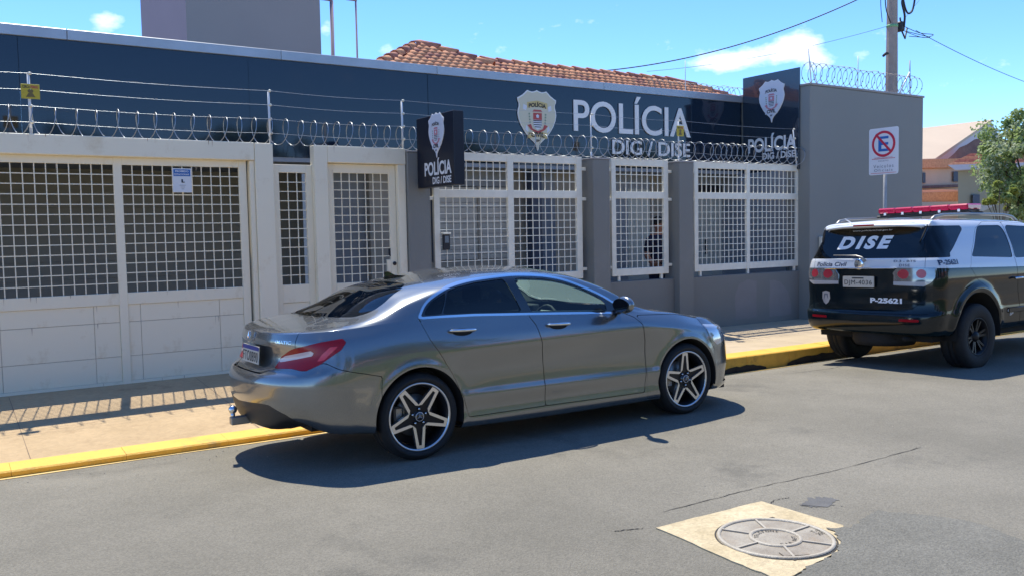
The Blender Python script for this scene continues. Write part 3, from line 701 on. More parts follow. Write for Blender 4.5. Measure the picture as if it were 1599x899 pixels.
for x0, x1, mul, lb in wins:
    w = empty('window_grille', ((x0+x1)/2, Yw, 0), label=lb, cat='window grille', group='white window grilles')
    f_ = .085 if not mul else .088
    bar('stile', x0, x0+f_, Yw-.025, Yw+.025, .945, 2.69, M_creamR, w, .004); bar('stile', x1-f_*1.1, x1, Yw-.025, Yw+.025, .945, 2.69, M_creamR, w, .004)
    segs = [(x0+f_, mul[0]), (mul[1], x1-f_*1.1)] if mul else [(x0+f_, x1-f_*1.1)]
    if mul: bar('mullion', mul[0], mul[1], Yw-.025, Yw+.025, .945, 2.69, M_creamR, w, .004)
    for a, b_ in segs:
        for z0, z1 in ((2.585, 2.69), (2.10, 2.205), (.945, 1.055)): bar('rail', a, b_, Yw-.023, Yw+.023, z0, z1, M_creamR, w, .003)
        mesh_bars(w, a, b_, 1.055, 2.10, Yw, M_creamR); mesh_bars(w, a, b_, 2.205, 2.585, Yw, M_creamR, pitch=.12) if False else None
        nx = max(1, round((b_-a)/.105))
        for i in range(1, nx): x = a+(b_-a)*i/nx; bar('grille_bar', x-.00575, x+.00575, Yw-.00575, Yw+.00575, 2.205, 2.585, M_creamR, w)
        for i in (1, 2): z = 2.205+.38*i/3; bar('grille_bar', a, b_, Yw-.00775, Yw+.00375, z-.00575, z+.00575, M_creamR, w)
    for zz in (2.52, 2.09, 1.08):
        bar('wall_anchor', x1, x1+.085, Yw-.012, Yw+.012, zz-.022, zz+.022, M_creamR, w, .003); bar('wall_anchor', x0-.085, x0, Yw-.012, Yw+.012, zz-.022, zz+.022, M_creamR, w, .003)
    for xx in ([x0+.14, x1-.14]+([(mul[0]+mul[1])/2] if mul else [])): bar('foot', xx-.022, xx+.022, Yw-.018, Yw+.018, .866, .945, M_creamR, w, .003)
def wall_mark(pts, m, seed, amp, nm):
    q_ = ragged(pts, amp, seed, 5); b = MB(); b.add([(x-9, .0185, z) for x, z in q_], [tuple(range(len(q_)))]); o = b.obj(nm, m, wl_); fix_normals(o); return o
M_mark = mat('lighter_paint_mark', (.262, .245, .232), rough=.8, var=.05); M_mark2 = mat('scuffed_base_dirt', (.12, .105, .095), rough=.9, var=.3, vs=12)
wall_mark([(11.02, .12), (11.0, .55), (11.12, .72), (11.3, .76), (11.52, .74), (11.52, .12)], M_mark, 3, .012, 'repainted_patch'); wall_mark([(11.85, .12), (11.85, .74), (12.1, .70), (12.3, .55), (12.4, .30), (12.42, .12)], M_mark, 4, .012, 'repainted_patch')
# intercom on first grille, meter box on block
ic = empty('intercom', (5.585, 10.03, 1.52), label='small dark intercom box at the left edge of the first window grille', cat='intercom')
bar('housing', 5.535, 5.635, 10.0, 10.04, 1.42, 1.62, M_bblack, ic, .008); bar('screen', 5.555, 5.612, 9.996, 10.0, 1.51, 1.60, M_inglass, ic); bar('visor', 5.525, 5.642, 9.985, 10.045, 1.622, 1.645, M_creamR, ic, .004)

# ---------------------------------------------------------------- police building behind: fascia, walls, block
bd = empty('police_building', (6, 11.3, 0), label='low police station with a glossy navy fascia and an aluminium top edge', cat='building')
def bpart(nm, x0, x1, y0, y1, z0, z1, m, c=.0, par=None): return bar(nm, x0, x1, y0, y1, z0, z1, m, par or bd, c)
FB = 2.67
seams = [-1.6, .9, 3.47, 6.05, 8.7, 11.3, 12.58]
for a, b_ in zip(seams[:-1], seams[1:]):
    bpart('fascia_panel', a+(.003 if abs(a-6.05) < .01 else .0006), b_-(.003 if abs(b_-6.05) < .01 else .0006), 11.29+random.uniform(-.0006, .0006), 11.32, FB, 3.92, M_fascia, .002)
tr = [-1.6, 1.4, 3.9, 6.2, 9.3, 12.6]
for a, b_ in zip(tr[:-1], tr[1:]): bpart('capping_strip', a+.002, b_-.002, 11.265, 11.40, 3.922, 4.045, M_tin, .006)
bpart('soffit', -1.6, 12.6, 11.30, 13.4, FB-.06, FB-.002, M_inwall)
bpart('roof_slab', -1.6, 12.6, 11.33, 15.0, 3.86, 3.915, M_cap)
# carport part behind the gates
bpart('carport_wall', -1.6, 4.9, 13.4, 13.5, 0, FB-.06, M_dark)
for k in range(10): bpart('roller_shutter_panel', -1.5, 3.2, 13.37, 13.395, .12+k*.245, .12+k*.245+.243, M_dark, .002)
bpart('carport_side_wall', -1.7, -1.6, 10.1, 13.4, 0, 3.9, M_dark)
bpart('carport_pillar', 4.42, 4.62, 11.5, 11.75, 0, FB-.06, M_navycol)
bpart('hall_wall', 4.62, 5.6, 11.9, 12.0, 0, FB-.06, M_inwall)
# wall line with doors behind the grilles
Yb = 11.75
def wallseg(nm, x0, x1, z0, z1, m, dy=0.0, c=0.0): return bpart(nm, x0, x1, Yb+dy, Yb+dy+.10, z0, z1, m, c)
wallseg('inner_wall', 5.3, 6.3, .05, 2.61, M_inwarm); wallseg('inner_wall', 6.3, 7.75, 2.35, 2.61, M_inwall); wallseg('inner_wall', 6.3, 7.75, .05, 1.2, M_inwarm)
for k in range(14): wallseg('shutter_slat', 6.34, 7.72, 1.22+k*.08, 1.22+k*.08+.077, M_shutter, -.02, .003)
wallseg('shutter_frame', 6.3, 6.34, 1.2, 2.35, M_navycol, -.04); wallseg('shutter_frame', 7.10, 7.15, 1.2, 2.35, M_inwarm, -.05); wallseg('shutter_frame', 7.72, 7.78, 1.2, 2.35, M_navycol, -.04)
bpart('entrance_column', 7.95, 8.15, 11.45, 11.65, .05, FB-.06, M_navycol, .01)
wallseg('glass_door', 8.15, 8.62, .08, 2.30, M_inglass); wallseg('inner_wall', 7.78, 8.15, .05, 2.61, M_inwarm); wallseg('inner_wall', 8.15, 8.62, 2.30, 2.61, M_inwall); wallseg('inner_wall', 8.62, 9.55, .05, 2.61, M_inwarm)
wallseg('inner_wall', 9.55, 10.2, .05, 2.61, M_inwall)
dd = wallseg('inner_door', 10.2, 10.72, .08, 2.35, M_doorpale, -.01, .01); wallseg('door_frame', 10.72, 10.80, .05, 2.40, M_inwarm, -.03, .01)
wallseg('dark_opening', 10.80, 11.7, .05, 2.61, M_dark, .25); wallseg('inner_wall', 10.2, 10.72, 2.35, 2.61, M_inwall)
wallseg('inner_door', 11.75, 12.28, .08, 2.25, M_doorpale, -.01, .01); wallseg('inner_door', 12.285, 12.82, .08, 2.25, M_doorpale, -.01, .01)
wallseg('door_handle', 12.08, 12.10, 1.15, 1.42, M_bblack, -.06); wallseg('dark_opening', 11.7, 13.1, 2.26, 2.44, M_bblack, .0); wallseg('inner_wall', 11.7, 13.1, 2.44, 2.61, M_inwall)
wallseg('navy_panel', 12.82, 13.25, .05, 2.26, M_navycol, .01); bpart('side_wall', 12.55, 12.61, 10.25, 13.4, .0, FB-.05, M_inwall)
bpart('yard_floor', -1.6, 12.6, 10.2, 13.4, .02, .06, M_inwarm)
# blue-grey block
bk = empty('side_block', (14.3, 10.0, 0), label='tall windowless blue grey rendered block right of the station', cat='building')
bar('rendered_wall', 12.62, 15.97, 9.80, 15.0, -.3, 4.035, M_block, bk, .01); bar('coping', 12.605, 15.99, 9.785, 15.0, 4.037, 4.075, M_cap, bk, .006)
mb_ = empty('meter_box', (12.95, 9.76, 1.3), label='small beige meter box on the block behind the police vehicle', cat='meter box')
bar('box_body', 12.85, 13.02, 9.74, 9.798, 1.18, 1.45, M_insul, mb_, .01); bar('box_door', 12.87, 13.0, 9.732, 9.74, 1.20, 1.43, M_insul, mb_, .004)

# badges ----------------------------------------------------------------
SH = [(0, 1.0), (.10, .965), (.22, .945), (.33, .96), (.42, .985), (.50, .93), (.62, .845), (.78, .77), (.86, .74), (.85, .66), (.80, .58), (.80, .50), (.84, .40), (.86, .28), (.82, .12), (.72, -.06), (.55, -.26), (.36, -.42), (.16, -.55), (.07, -.63), (.03, -.76), (0, -.80)]
def shield(par, fn, w, h, cream, thick, red, label_parts=True):
    """fn(a,b,d): a across (-1..1)*w/2, b up, d outwards"""
    pts = [(a*w/2/.86, b*h/1.8) for a, b in SH]; full = pts+[(-a, b) for a, b in reversed(pts[1:-1])]
    base = MB(); base.prism([(a*1.05, b*1.04-.002) for a, b in full], fn, 0, thick); o = base.obj('badge_rim', M_letter, par); fix_normals(o)
    base = MB(); base.prism(full, fn, thick, thick+.004); o2 = base.obj('badge_face', cream, par); fix_normals(o2)
    d0 = thick+.006
    k = w/.72; kh = h/.92
    def quad(pts, m, nm): b = MB(); b.add([fn(a*k, c*kh, d0) for a, c in pts], [tuple(range(len(pts)))]); o = b.obj(nm, m, par); return o
    # scroll banners
    quad([(-.20, .24), (.0, .275), (.20, .24), (.20, .33), (.0, .365), (-.20, .33)], M_byellow if cream is M_badge else M_badgew, 'upper_scroll')
    quad([(-.185, -.235), (.0, -.20), (.185, -.235), (.185, -.145), (0, -.11), (-.185, -.145)][::1], M_byellow if cream is M_badge else M_badgew, 'lower_scroll')
    for s in (-1, 1):
        quad([(s*.28, .22), (s*.22, .20), (s*.20, .27), (s*.27, .30)], M_badgew, 'scroll_end'); quad([(s*.24, -.10), (s*.18, -.14), (s*.19, -.06), (s*.22, -.02)], M_badgew, 'scroll_end')
        b = MB()
        for i in range(6): b.add([fn((s*.16+s*.018*math.cos(j*1.05)-s*.004*i)*k, (.15-.045*i+.018*math.sin(j*1.05))*kh, d0+.001) for j in range(6)], [tuple(range(6))])
        b.obj('laurel', M_bgreen, par)
    d0 += .001
    quad([(-.085, .06), (.085, .06), (.085, .17), (-.085, .17)], red, 'arms_red_field'); quad([(-.10, .185), (.10, .185), (.07, .22), (-.07, .22)], red, 'arms_crest')
    quad([(-.085, .06), (-.083, -.02), (-.05, -.07), (0, -.095), (.05, -.07), (.083, -.02), (.085, .06)], M_badgew, 'arms_field')
    d0 += .001
    for z0, z1, w_ in ((.04, .055, .084), (.008, .024, .082), (-.024, -.010, .080), (-.058, -.044, .06)): quad([(-w_, z0), (w_, z0), (w_, z1), (-w_, z1)], M_bblack, 'arms_stripe')
    quad([(-.02, .095), (.02, .09), (.03, .13), (.0, .15), (-.03, .13)], M_badgew, 'arms_emblem')
    quad([(-.20, -.045), (-.12, -.02), (0, -.13), (.12, -.02), (.20, -.045), (.13, -.10), (0, -.155), (-.13, -.10)], red, 'motto_ribbon') if False else None
    quad([(-.20, -.03), (-.13, -.01), (-.10, -.08), (0, -.115), (0, -.155), (-.13, -.10)], red, 'motto_ribbon'); quad([(.20, -.03), (.13, -.10), (0, -.155), (0, -.115), (.10, -.08), (.13, -.01)], red, 'motto_ribbon')
    d0 += .001
    g = lambda f0: (lambda a, b, d: f0(a, b, d))
    def T(txt, x0, x1, z0, z1, bend=0): b = MB(); fit_text(b, txt, x0, x1, z0, z1, lambda a, c, d: fn(a*k, (c-bend*(a/.2)**2)*kh, d0), bold=.04); b.obj('badge_lettering', M_bblack, par)
    T('POL\u00cdCIA', -.17, .17, .262, .345, .03); T('CIVIL', -.13, .13, -.21, -.13, .02); T('SP', -.035, .035, -.285, -.25)
wb = empty('wall_badge', (7.955, 11.285, 3.36), label='cream police shield on the navy fascia left of the large lettering', cat='badge')
shield(wb, lambda a, b, d: (a, -d+.0, b-.055), .70, .90, M_badge, .014, M_bred)
def raised(name, txt, x0, x1, z0, z1, y, thick, label, **kw):
    r_ = empty(name, ((x0+x1)/2, y, z0), label=label, cat='lettering')
    cx = (x0+x1)/2
    # every character is a part
    V, F = text_flat(txt, 1.0, **kw); A = np.array(V); mn = A.min(0); mx = A.max(0)
    n = len(A); adj = list(range(n))
    def find(i):
        while adj[i] != i: adj[i] = adj[adj[i]]; i = adj[i]
        return i
    for f in F:
        for i in f[1:]:
            a, b = find(f[0]), find(i); adj[a] = b
    B = np.stack([x0+(A[:, 0]-mn[0])/(mx[0]-mn[0])*(x1-x0)-cx, (A[:, 1]-mn[1])/(mx[1]-mn[1])*(z1-z0)], 1)
    comps = {}
    for i in range(n): comps.setdefault(find(i), []).append(i)
    # merge comps overlapping in x (accents)
    L_ = sorted([[B[c, 0].min(), B[c, 0].max(), list(c)] for c in comps.values()]); M2 = []
    for a, b, c in L_:
        if M2 and a < M2[-1][1]-.3*(b-a) and (b-a) < .9*(M2[-1][1]-M2[-1][0]): M2[-1][2] += c; M2[-1][1] = max(M2[-1][1], b)
        elif M2 and a < M2[-1][1]-.5*(M2[-1][1]-M2[-1][0]): M2[-1][2] += c; M2[-1][1] = max(M2[-1][1], b)
        else: M2.append([a, b, c])
    for a, b, c in M2:
        mp_ = {i: k for k, i in enumerate(c)}; FF_ = [tuple(mp_[i] for i in f) for f in F if f[0] in mp_]; m_ = len(c); cnt = set()
        for f in FF_:
            for i in range(len(f)): cnt.add((f[i], f[(i+1) % len(f)]))
        side_ = [(q, p, p+m_, q+m_) for p, q in cnt if (q, p) not in cnt]
        mb = MB(); mb.add([(B[i, 0], -thick, B[i, 1]) for i in c]+[(B[i, 0], 0, B[i, 1]) for i in c], FF_+side_); fix_normals(mb.obj('letter', M_letter, r_))
    return r_
raised('large_lettering', 'POL\u00cdCIA', 8.67, 11.26, 3.225, 3.86, 11.285, .016, 'large white POLÍCIA letters on the navy fascia', bold=.010)
raised('small_lettering', 'DIG / DISE', 9.47, 11.25, 2.885, 3.125, 11.285, .012, 'white DIG / DISE letters behind the razor wire on the fascia', bold=.015)
# totem panel across the end of the fascia (faces along the street)
TX = 12.585
tt = empty('end_panel_sign', (TX, 10.64, 3.4), label='tall navy sign panel with pale shield beside the blue grey block', cat='sign')
bar('panel', TX, TX+.033, 10.00, 11.26, 2.62, 4.365, M_totem, tt, .004)
fnT = lambda a, b, d: (-d, -a, b)
shield(tt, lambda a, b, d: (-d, -a-.05, b+.42), .54, .72, M_badgew, .008, M_bpink)
t = MB(); fit_text(t, 'POL\u00cdCIA', -.53, .54, -.42, -.10, lambda a, b, d: (-.006, -a-.04, b), bold=.03); t.obj('panel_lettering', M_letter, tt)
t = MB(); fit_text(t, 'DIG / DISE', -.20, .52, -.56, -.44, lambda a, b, d: (-.006, -a-.04, b), bold=.03); t.obj('panel_lettering', M_letter, tt)
# projecting blade sign
bs_ = empty('projecting_sign', (5.13, 9.4, 2.6), label='black double sided sign with a pale shield projecting over the pavement', cat='sign')
bar('sign_box', 5.11, 5.25, 8.93, 9.86, 2.20, 3.06, M_blade, bs_, .006)
shield(bs_, lambda a, b, d: (-.022-d, -a-.06, b+.18), .37, .52, M_badgew, .004, M_bpink)
t = MB(); fit_text(t, 'POL\u00cdCIA', -.33, .34, -.265, -.06, lambda a, b, d: (-.025, -a-.07, b), bold=.03); t.obj('sign_lettering', M_letter, bs_)
t = MB(); fit_text(t, 'DIG / DISE', -.13, .33, -.37, -.285, lambda a, b, d: (-.025, -a-.07, b), bold=.03); t.obj('sign_lettering', M_letter, bs_)
for z in (2.27, 2.60): bar('bracket', 5.16, 5.19, 9.86, 10.02, z-.012, z+.012, M_bblack, bs_)

# ---------------------------------------------------------------- electric fence and razor wire
posts = ((.875, 0), (3.295, 0), (4.985, 0), (8.0, 0), (9.73, 0), (12.52, -.09))
plab = ('white fence rod above the gate behind the yellow plate at the far left', 'white fence rod on the gate portal post', 'white fence rod on the pillar beside the black projecting sign', 'white fence rod in front of the large P letter', 'white fence rod with the small yellow plate on the third pillar', 'leaning white fence rod in front of the end panel')
for (x, lean), lb in zip(posts, plab):
    e = empty('fence_rod', (x, 10.0, 2.66), label=lb, cat='fence post', group='electric fence rods')
    MB().cyl((0, 0, 0), (lean*.0, 0, .10), .013, 8).obj('rod_base', M_rod, e)
    MB().cyl((0, 0, .02), (lean, 0, .63), .013 if x < 6 else .010, 8).obj('rod', M_rod, e)
    for z in (.16, .32, .48, .64): m_ = MB(); m_.sphere((lean*z/.63+.012, -.012, z), .020, 8, (1, 1, .8)); m_.obj('insulator', M_insul, e)
for z, lb in ((3.30, 'topmost electric fence wire'), (3.14, 'second electric fence wire from the top'), (2.98, 'third electric fence wire from the top'), (2.82, 'lowest electric fence wire')):
    pts = []
    xsx = [-1.4]+[p[0] for p in posts]
    for a, b_ in zip(xsx[:-1], xsx[1:]):
        for i in range(8): t_ = i/8; pts.append((a+(b_-a)*t_, 9.985, z-.018*math.sin(PI*t_)))
    pts.append((xsx[-1]-.09*(z-2.66)/.63, 9.985, z)); MB().tube(pts, .0019, 5).obj('fence_wire', M_wire, label=lb+' above the gates and pillars', cat='wire', group='electric fence wires')
def warn(x, y, z, w, h, lb):
    e = empty('warning_plate', (x, y, z), label=lb, cat='sign', group='yellow fence warning plates')
    MB().box(-w/2, w/2, -.004, 0, -h/2, h/2, c=.001).obj('plate', M_signy, e)
    t = MB(); fit_text(t, 'CERCA', -w*.42, -w*.02, h*.22, h*.40, lambda a, b, d: (a, -.0055, b), bold=.03); t.obj('plate_text', M_bblack, e)
    t = MB(); fit_text(t, 'PERIGO', w*.02, w*.42, h*.22, h*.40, lambda a, b, d: (a, -.0055, b), bold=.04); t.obj('plate_text', M_bred, e)
    t = MB(); t.add([(w*.16*math.cos(i*.63), -.0055, h*.02+h*.14*math.sin(i*.63)) for i in range(10)], [tuple(range(10))]); t.add([(-w*.25, -.0055, -h*.38), (-w*.12, -.0055, -h*.12), (w*.12, -.0055, -h*.12), (w*.25, -.0055, -h*.38)], [(0, 1, 2, 3)]); t.obj('warning_figure', mat('figure_brown', (.16, .12, .04)), e)
warn(.885, 9.975, 3.12, .165, .145, 'yellow warning plate on the fence rod at the far left'); warn(9.74, 9.975, 3.14, .15, .16, 'yellow warning plate in front of the last A of the lettering')
def razor(name, x0, x1, y, z, r, pitchf, m, label, yf=None, tube=.0046, seg=22, squash=.9):
    rnd = random.Random(int(x0*10)+3); P = []; x = x0; th = 0
    L_ = []; 
    while x < x1:
        p_ = pitchf(x)*rnd.uniform(.86, 1.14); L_.append((x, p_)); x += p_
    for k, (xx, p_) in enumerate(L_):
        wob = rnd.uniform(-.15, .15); rk = r*rnd.uniform(.96, 1.04)
        for i in range(seg):
            t_ = i/seg; a = 2*PI*t_-PI/2
            xo = xx+p_*t_+.14*p_*math.sin(2*PI*t_)+wob*.05*math.sin(a)
            P.append((xo, y-rk*squash*math.cos(a), z+rk+rk*math.sin(a)))
    mb = MB(); mb.tube(P, tube, 5)
    # razor barbs: small flat tabs along the strand
    for i in range(0, len(P)-1, 2):
        p = Vector(P[i]); d = (Vector(P[i+1])-p).normalized(); u = d.cross(Vector((1, 0, 0))); u = u.normalized() if u.length > .01 else Vector((0, 0, 1))
        mb.add([tuple(p-d*.011+u*.012), tuple(p+d*.011+u*.012), tuple(p+d*.011-u*.012), tuple(p-d*.011-u*.012)][:4], [(0, 2, 1), (0, 3, 2)]) if i % 4 == 0 else None
    return mb.obj(name, m, label=label, cat='razor wire')
razor('razor_wire', -1.3, 12.55, 10.0, 2.69, .148, lambda x: .19 if x < 2.4 else (.165 if x < 4.9 else (.21 if x < 8.3 else (.13 if 8.3 <= x < 9.2 or 10.3 < x < 11.2 else .21))), M_razor, 'long coil of razor wire above the gates and window grilles')
razor('razor_wire', 12.70, 15.95, 9.95, 4.08, .185, lambda x: .165, M_razorr, 'coil of razor wire along the top of the blue grey block', seg=20)
razor('razor_wire', 11.4, 14.0, 12.6, 4.02, .23, lambda x: .15, M_razorr, 'coil of razor wire behind the fascia next to the tiled roof', seg=20)
bc = empty('corner_bracket', (12.85, 9.95, 4.07), label='angled white steel bracket at the left end of the block coil', cat='bracket', group='razor wire brackets on the block')
MB().tube([(0, 0, 0), (-.09, 0, .62)], .011, 6).obj('strut', M_rod, bc); MB().tube([(.17, 0, .02), (-.06, 0, .42)], .009, 6).obj('strut', M_rod, bc)
bc = empty('corner_bracket', (15.75, 9.95, 4.07), label='white strut and thin rod at the right end of the block coil', cat='bracket', group='razor wire brackets on the block')
MB().tube([(-.35, 0, .0), (.0, 0, .46)], .016, 6).obj('strut', M_rod, bc); MB().tube([(0.02, 0, 0), (0.0, 0, .68)], .011, 6).obj('strut', M_razorr, bc)
MB().tube([(0, 0, 0), (0, 0, .62)], .008, 6).obj('thin_rod', M_rod, loc=(14.15, 9.95, 4.07), label='thin rod standing in the middle of the block coil', cat='rod')
MB().tube([(0, 0, 0), (0, 0, .75)], .008, 6).obj('thin_rod', M_rod, loc=(11.86, 12.0, 4.0), label='thin rod rising behind the fascia near the tiled roof', cat='rod')

# ---------------------------------------------------------------- no parking sign
ns = empty('parking_sign', (11.8, 7.85, 0), label='white no parking sign with a crossed E on a grey pole', cat='traffic sign')
MB().cyl((.03, 0, .0), (.03, 0, 3.0), .026, 14).obj('pole', M_galv, ns)
pl = MB(); pl.prism(round_poly([(-.24, 2.375), (.24, 2.375), (.24, 3.06), (-.24, 3.06)], .035, 4), lambda a, b, d: (-.01+d, -a, b), -.004, .0); fix_normals(pl.obj('plate', M_signw, ns))
r_ = MB(); r_.lathe([(.155, .0), (.192, .0)], (-.017, 0, 2.825), (-1, 0, 0), 40); rg = r_.obj('red_ring', M_signred, ns)
t = MB(); fit_text(t, 'E', -.085, .085, 2.715, 2.935, lambda a, b, d: (-.0165, -a, b), bold=.015); t.obj('letter_e', M_signblue, ns)
t = MB(); a_ = .128; t.add([(-.018, a_*1.0+.012, 2.825+a_-.012+.02), (-.018, a_-.012, 2.825+a_+.012+.02), (-.018, -a_-.012, 2.825-a_+.012-.0), (-.018, -a_+.012, 2.825-a_-.012-.0)], [(0, 1, 2, 3)]); t.obj('red_slash', M_signred, ns)
t = MB(); t.add([(-.0165, .19, 2.605), (-.0165, -.19, 2.605), (-.0165, -.19, 2.612), (-.0165, .19, 2.612)], [(0, 1, 2, 3)]); t.add([(-.0165, .21, 2.395), (-.0165, -.21, 2.395), (-.0165, -.21, 2.401), (-.0165, .21, 2.401)], [(0, 1, 2, 3)]); fit_text(t, 'PROIBIDO ESTACIONAR', -.15, .15, 2.618, 2.63, lambda a, b, d: (-.0165, -a, b)); t.obj('red_print', M_signred, ns)
t = MB(); fit_text(t, 'EXCETO', -.08, .08, 2.565, 2.585, lambda a, b, d: (-.0165, -a, b)); fit_text(t, 'Ve\u00edculos', -.165, .165, 2.475, 2.525, lambda a, b, d: (-.0165, -a, b), space=1.3); fit_text(t, 'Oficiais', -.15, .15, 2.42, 2.46, lambda a, b, d: (-.0165, -a, b), space=1.3); t.obj('sign_text', M_greytxt if 'M_greytxt' in globals() else mat('grey_text', (.16, .18, .22), rough=.5), ns)

# ---------------------------------------------------------------- tiled house roof behind
def roof(name, org, rz, ridge, slope_len_h, pitch, ncols, nrows, label, cat='house'):
    pass
rf = empty('tiled_house', (7.88, 15.0, 0), label='house with terracotta barrel tile hip roof behind the fascia', cat='house')
RZ = 5.20; RL = 6.74; PT = .5; EV = 2.6; DZ = .21
def deck(x0, x1, z):
    ez = z-EV*PT; b = MB(); b.add([(x0, 0, z-.03), (x1, 0, z-.03), (x1+EV, -EV, ez-.03), (x0-EV, -EV, ez-.03), (x1+EV, EV, ez-.03), (x0-EV, EV, ez-.03)], [(0, 3, 2, 1), (0, 1, 4, 5), (0, 5, 3), (1, 2, 4)]); b.obj('roof_deck', M_tiled, rf)
deck(0, .001, RZ); deck(.6, RL, RZ-DZ)
MB().box(-EV+.4, RL+EV-.4, -EV+.4, EV-.4, 0, RZ-DZ-EV*PT-.04).obj('house_wall', M_cap, rf)
TW, TLn = .155, .215; n = 6; V = []
for yy, rr, up0 in ((0, .078, .0), (-TLn-.035, .072, .018)):
    for i in range(n+1): a = PI*i/n; V.append((rr*math.cos(a), yy, rr*math.sin(a)*.95+up0))
V += [(v[0]*.80, v[1]+.002, (v[2]-.022)*.80+.022) for v in V[n+1:]]
tfaces = [(i, i+1, n+2+i, n+1+i) for i in range(n)]+[(n+1+i, n+2+i, 2*n+3+i, 2*n+2+i) for i in range(n)]
tile_me = [MB().add(V, tfaces, True).mesh('roof_tile', mm_) for mm_ in (M_tile, M_tiled)]
mt = Euler((math.atan(PT), 0, 0)).to_matrix(); down = mt @ Vector((0, -1, 0)); rnd = random.Random(11); cnt = 0; rest = MB()
for (xa, xb, z0, key) in ((0, 0, RZ, 0), (0, RL, RZ-DZ, 1)):
    for r_i in range(9):
        for c_i in range(int((RL+2*EV)/TW)):
            x = -EV+TW*(c_i+.5); dist = .12+r_i*TLn; p = Vector((0, 0, z0))+down*dist; lo_, hi_ = xa+p.y, xb-p.y
            if x < lo_+.06 or x > hi_-.06: continue
            if key == 1 and x < -p.y+.10: continue
            loc = Vector((x, p.y, p.z+.004)); vis = r_i < (5 if key == 0 else 4)
            if vis and cnt < 285:
                o = bpy.data.objects.new('roof_tile', tile_me[0 if rnd.random() < .8 else 1]); link(o); o.parent = rf; o.location = loc; o.rotation_euler = (math.atan(PT)+rnd.uniform(-.015, .015), rnd.uniform(-.06, .06), rnd.uniform(-.05, .05)); cnt += 1
            else: rest.add([tuple(mt @ Vector(v)+loc) for v in V], tfaces, True)
rest.obj('roof_tile_field', M_tile, rf, kind='stuff')
def cap_tile(p0, p1, r0=.105, r1=.085):
    d = (p1-p0); L0 = d.length; d.normalize(); u = d.cross(Vector((0, 0, 1))).normalized(); w = u.cross(d)
    m = MB(); V2 = []; n2 = 7
    for q, rr, li in ((p0, r1, 0), (p0+d*(L0*1.10), r0, .02)):
        for i in range(n2+1): a = PI*(i/n2)*1.1-.05*PI; V2.append(q+w*li+u*rr*math.cos(a)+w*rr*.9*math.sin(a))
    q = p0+d*(L0*1.10)
    V2 += [q+w*.02+u*rr*math.cos(PI*(i/n2)*1.1-.05*PI)+w*rr*.9*math.sin(PI*(i/n2)*1.1-.05*PI) for rr in (r0*.82,) for i in range(n2+1)]
    m.add(V2, [(i, i+1, n2+2+i, n2+1+i) for i in range(n2)]+[(n2+1+i, n2+2+i, 2*n2+3+i, 2*n2+2+i) for i in range(n2)], True)
    return m
k = 15
for i in range(k): x0_ = 1.0+(RL-1.0)*i/k; x1_ = 1.0+(RL-1.0)*(i+1)/k; cap_tile(Vector((x1_, 0, RZ-DZ+.02)), Vector((x0_, 0, RZ-DZ+.02))).obj('ridge_tile', M_tiled if i % 3 else M_tile, rf)
for sx, x0, z0, nn in ((-1, 0, RZ, 7), (1, 0, RZ, 4), (1, RL, RZ-DZ, 5)):
    d = Vector((sx, -1, -PT)).normalized()
    for i in range(nn): cap_tile(Vector((x0, 0, z0+.02))+d*(.37*i), Vector((x0, 0, z0+.02))+d*(.37*(i+1))).obj('hip_tile', M_tile if i % 2 else M_tiled, rf)
# ---------------------------------------------------------------- tower behind left, masts
M_mauve = mat('mauve_render', (.36, .28, .31), rough=.85, var=.04, vs=.4); M_tower = mat('tower_grey', (.27, .28, .28), rough=.85, var=.05, vs=.3)
tw = empty('water_tower', (6.0, 24, 0), label='tall grey and mauve block rising behind the left part of the fascia', cat='tower')
tb = MB(); tb.add([(-.68, -2, 0), (2.69, -2, 0), (2.69, 1.6, 0), (-.99, 1.6, 0), (-.68, -2, 14), (2.69, -2, 14), (2.69, 1.6, 14), (-.99, 1.6, 14)], [(0, 1, 5, 4), (1, 2, 6, 5), (2, 3, 7, 6), (3, 0, 4, 7), (4, 5, 6, 7)])
to = tb.obj('tower_wall', [M_tower, M_mauve], tw); to.data.polygons[3].material_index = 1; fix_normals(to)
# ---------------------------------------------------------------- utility pole and cables
up_ = empty('utility_pole', (18.30, 12.0, 0), label='tapered concrete utility pole with cables rising behind the block', cat='utility pole')
pm = MB(); pm.tube([(0, 0, 0), (0, 0, 10)], [.175, .085], 8, smooth=False); pm.obj('pole_shaft', M_concrete, up_)
MB().tube([(0, 0, 6.06), (0, 0, 6.12)], .125, 10).obj('green_tape', mat('green_tape', (.18, .42, .22)), up_)
c = MB(); c.box(.20, .36, -.1, .1, 6.0, 6.22, c=.03); c.tube([(.22, -.05, 6.3), (.30, -.05, 6.0), (.42, -.05, 5.85), (.50, -.05, 6.1)], .02, 6); c.obj('cable_clamp', M_cable, up_)
def loopc(pts, r=.02, name='cable_loop'):
    P = [Vector(p) for p in pts]; out = []
    for i in range(len(P)-1):
        p0, p1, p2, p3 = P[max(i-1, 0)], P[i], P[i+1], P[min(i+2, len(P)-1)]
        for j in range(8): t_ = j/8; out.append(0.5*((2*p1)+(-p0+p2)*t_+(2*p0-5*p1+4*p2-p3)*t_*t_+(-p0+3*p1-3*p2+p3)*t_**3))
    out.append(P[-1]); m = MB(); m.tube(out, r, 6); m.obj(name, M_cable, up_)
loopc([(.18, -.1, 7.2), (.26, -.1, 6.7), (.42, -.1, 6.42), (.62, -.1, 6.5), (.72, -.1, 6.9), (.62, -.1, 7.3)], .022); loopc([(.18, -.1, 6.9), (.24, -.1, 6.75), (.22, -.1, 6.6), (.32, -.1, 6.35), (.30, -.1, 6.1)], .025)
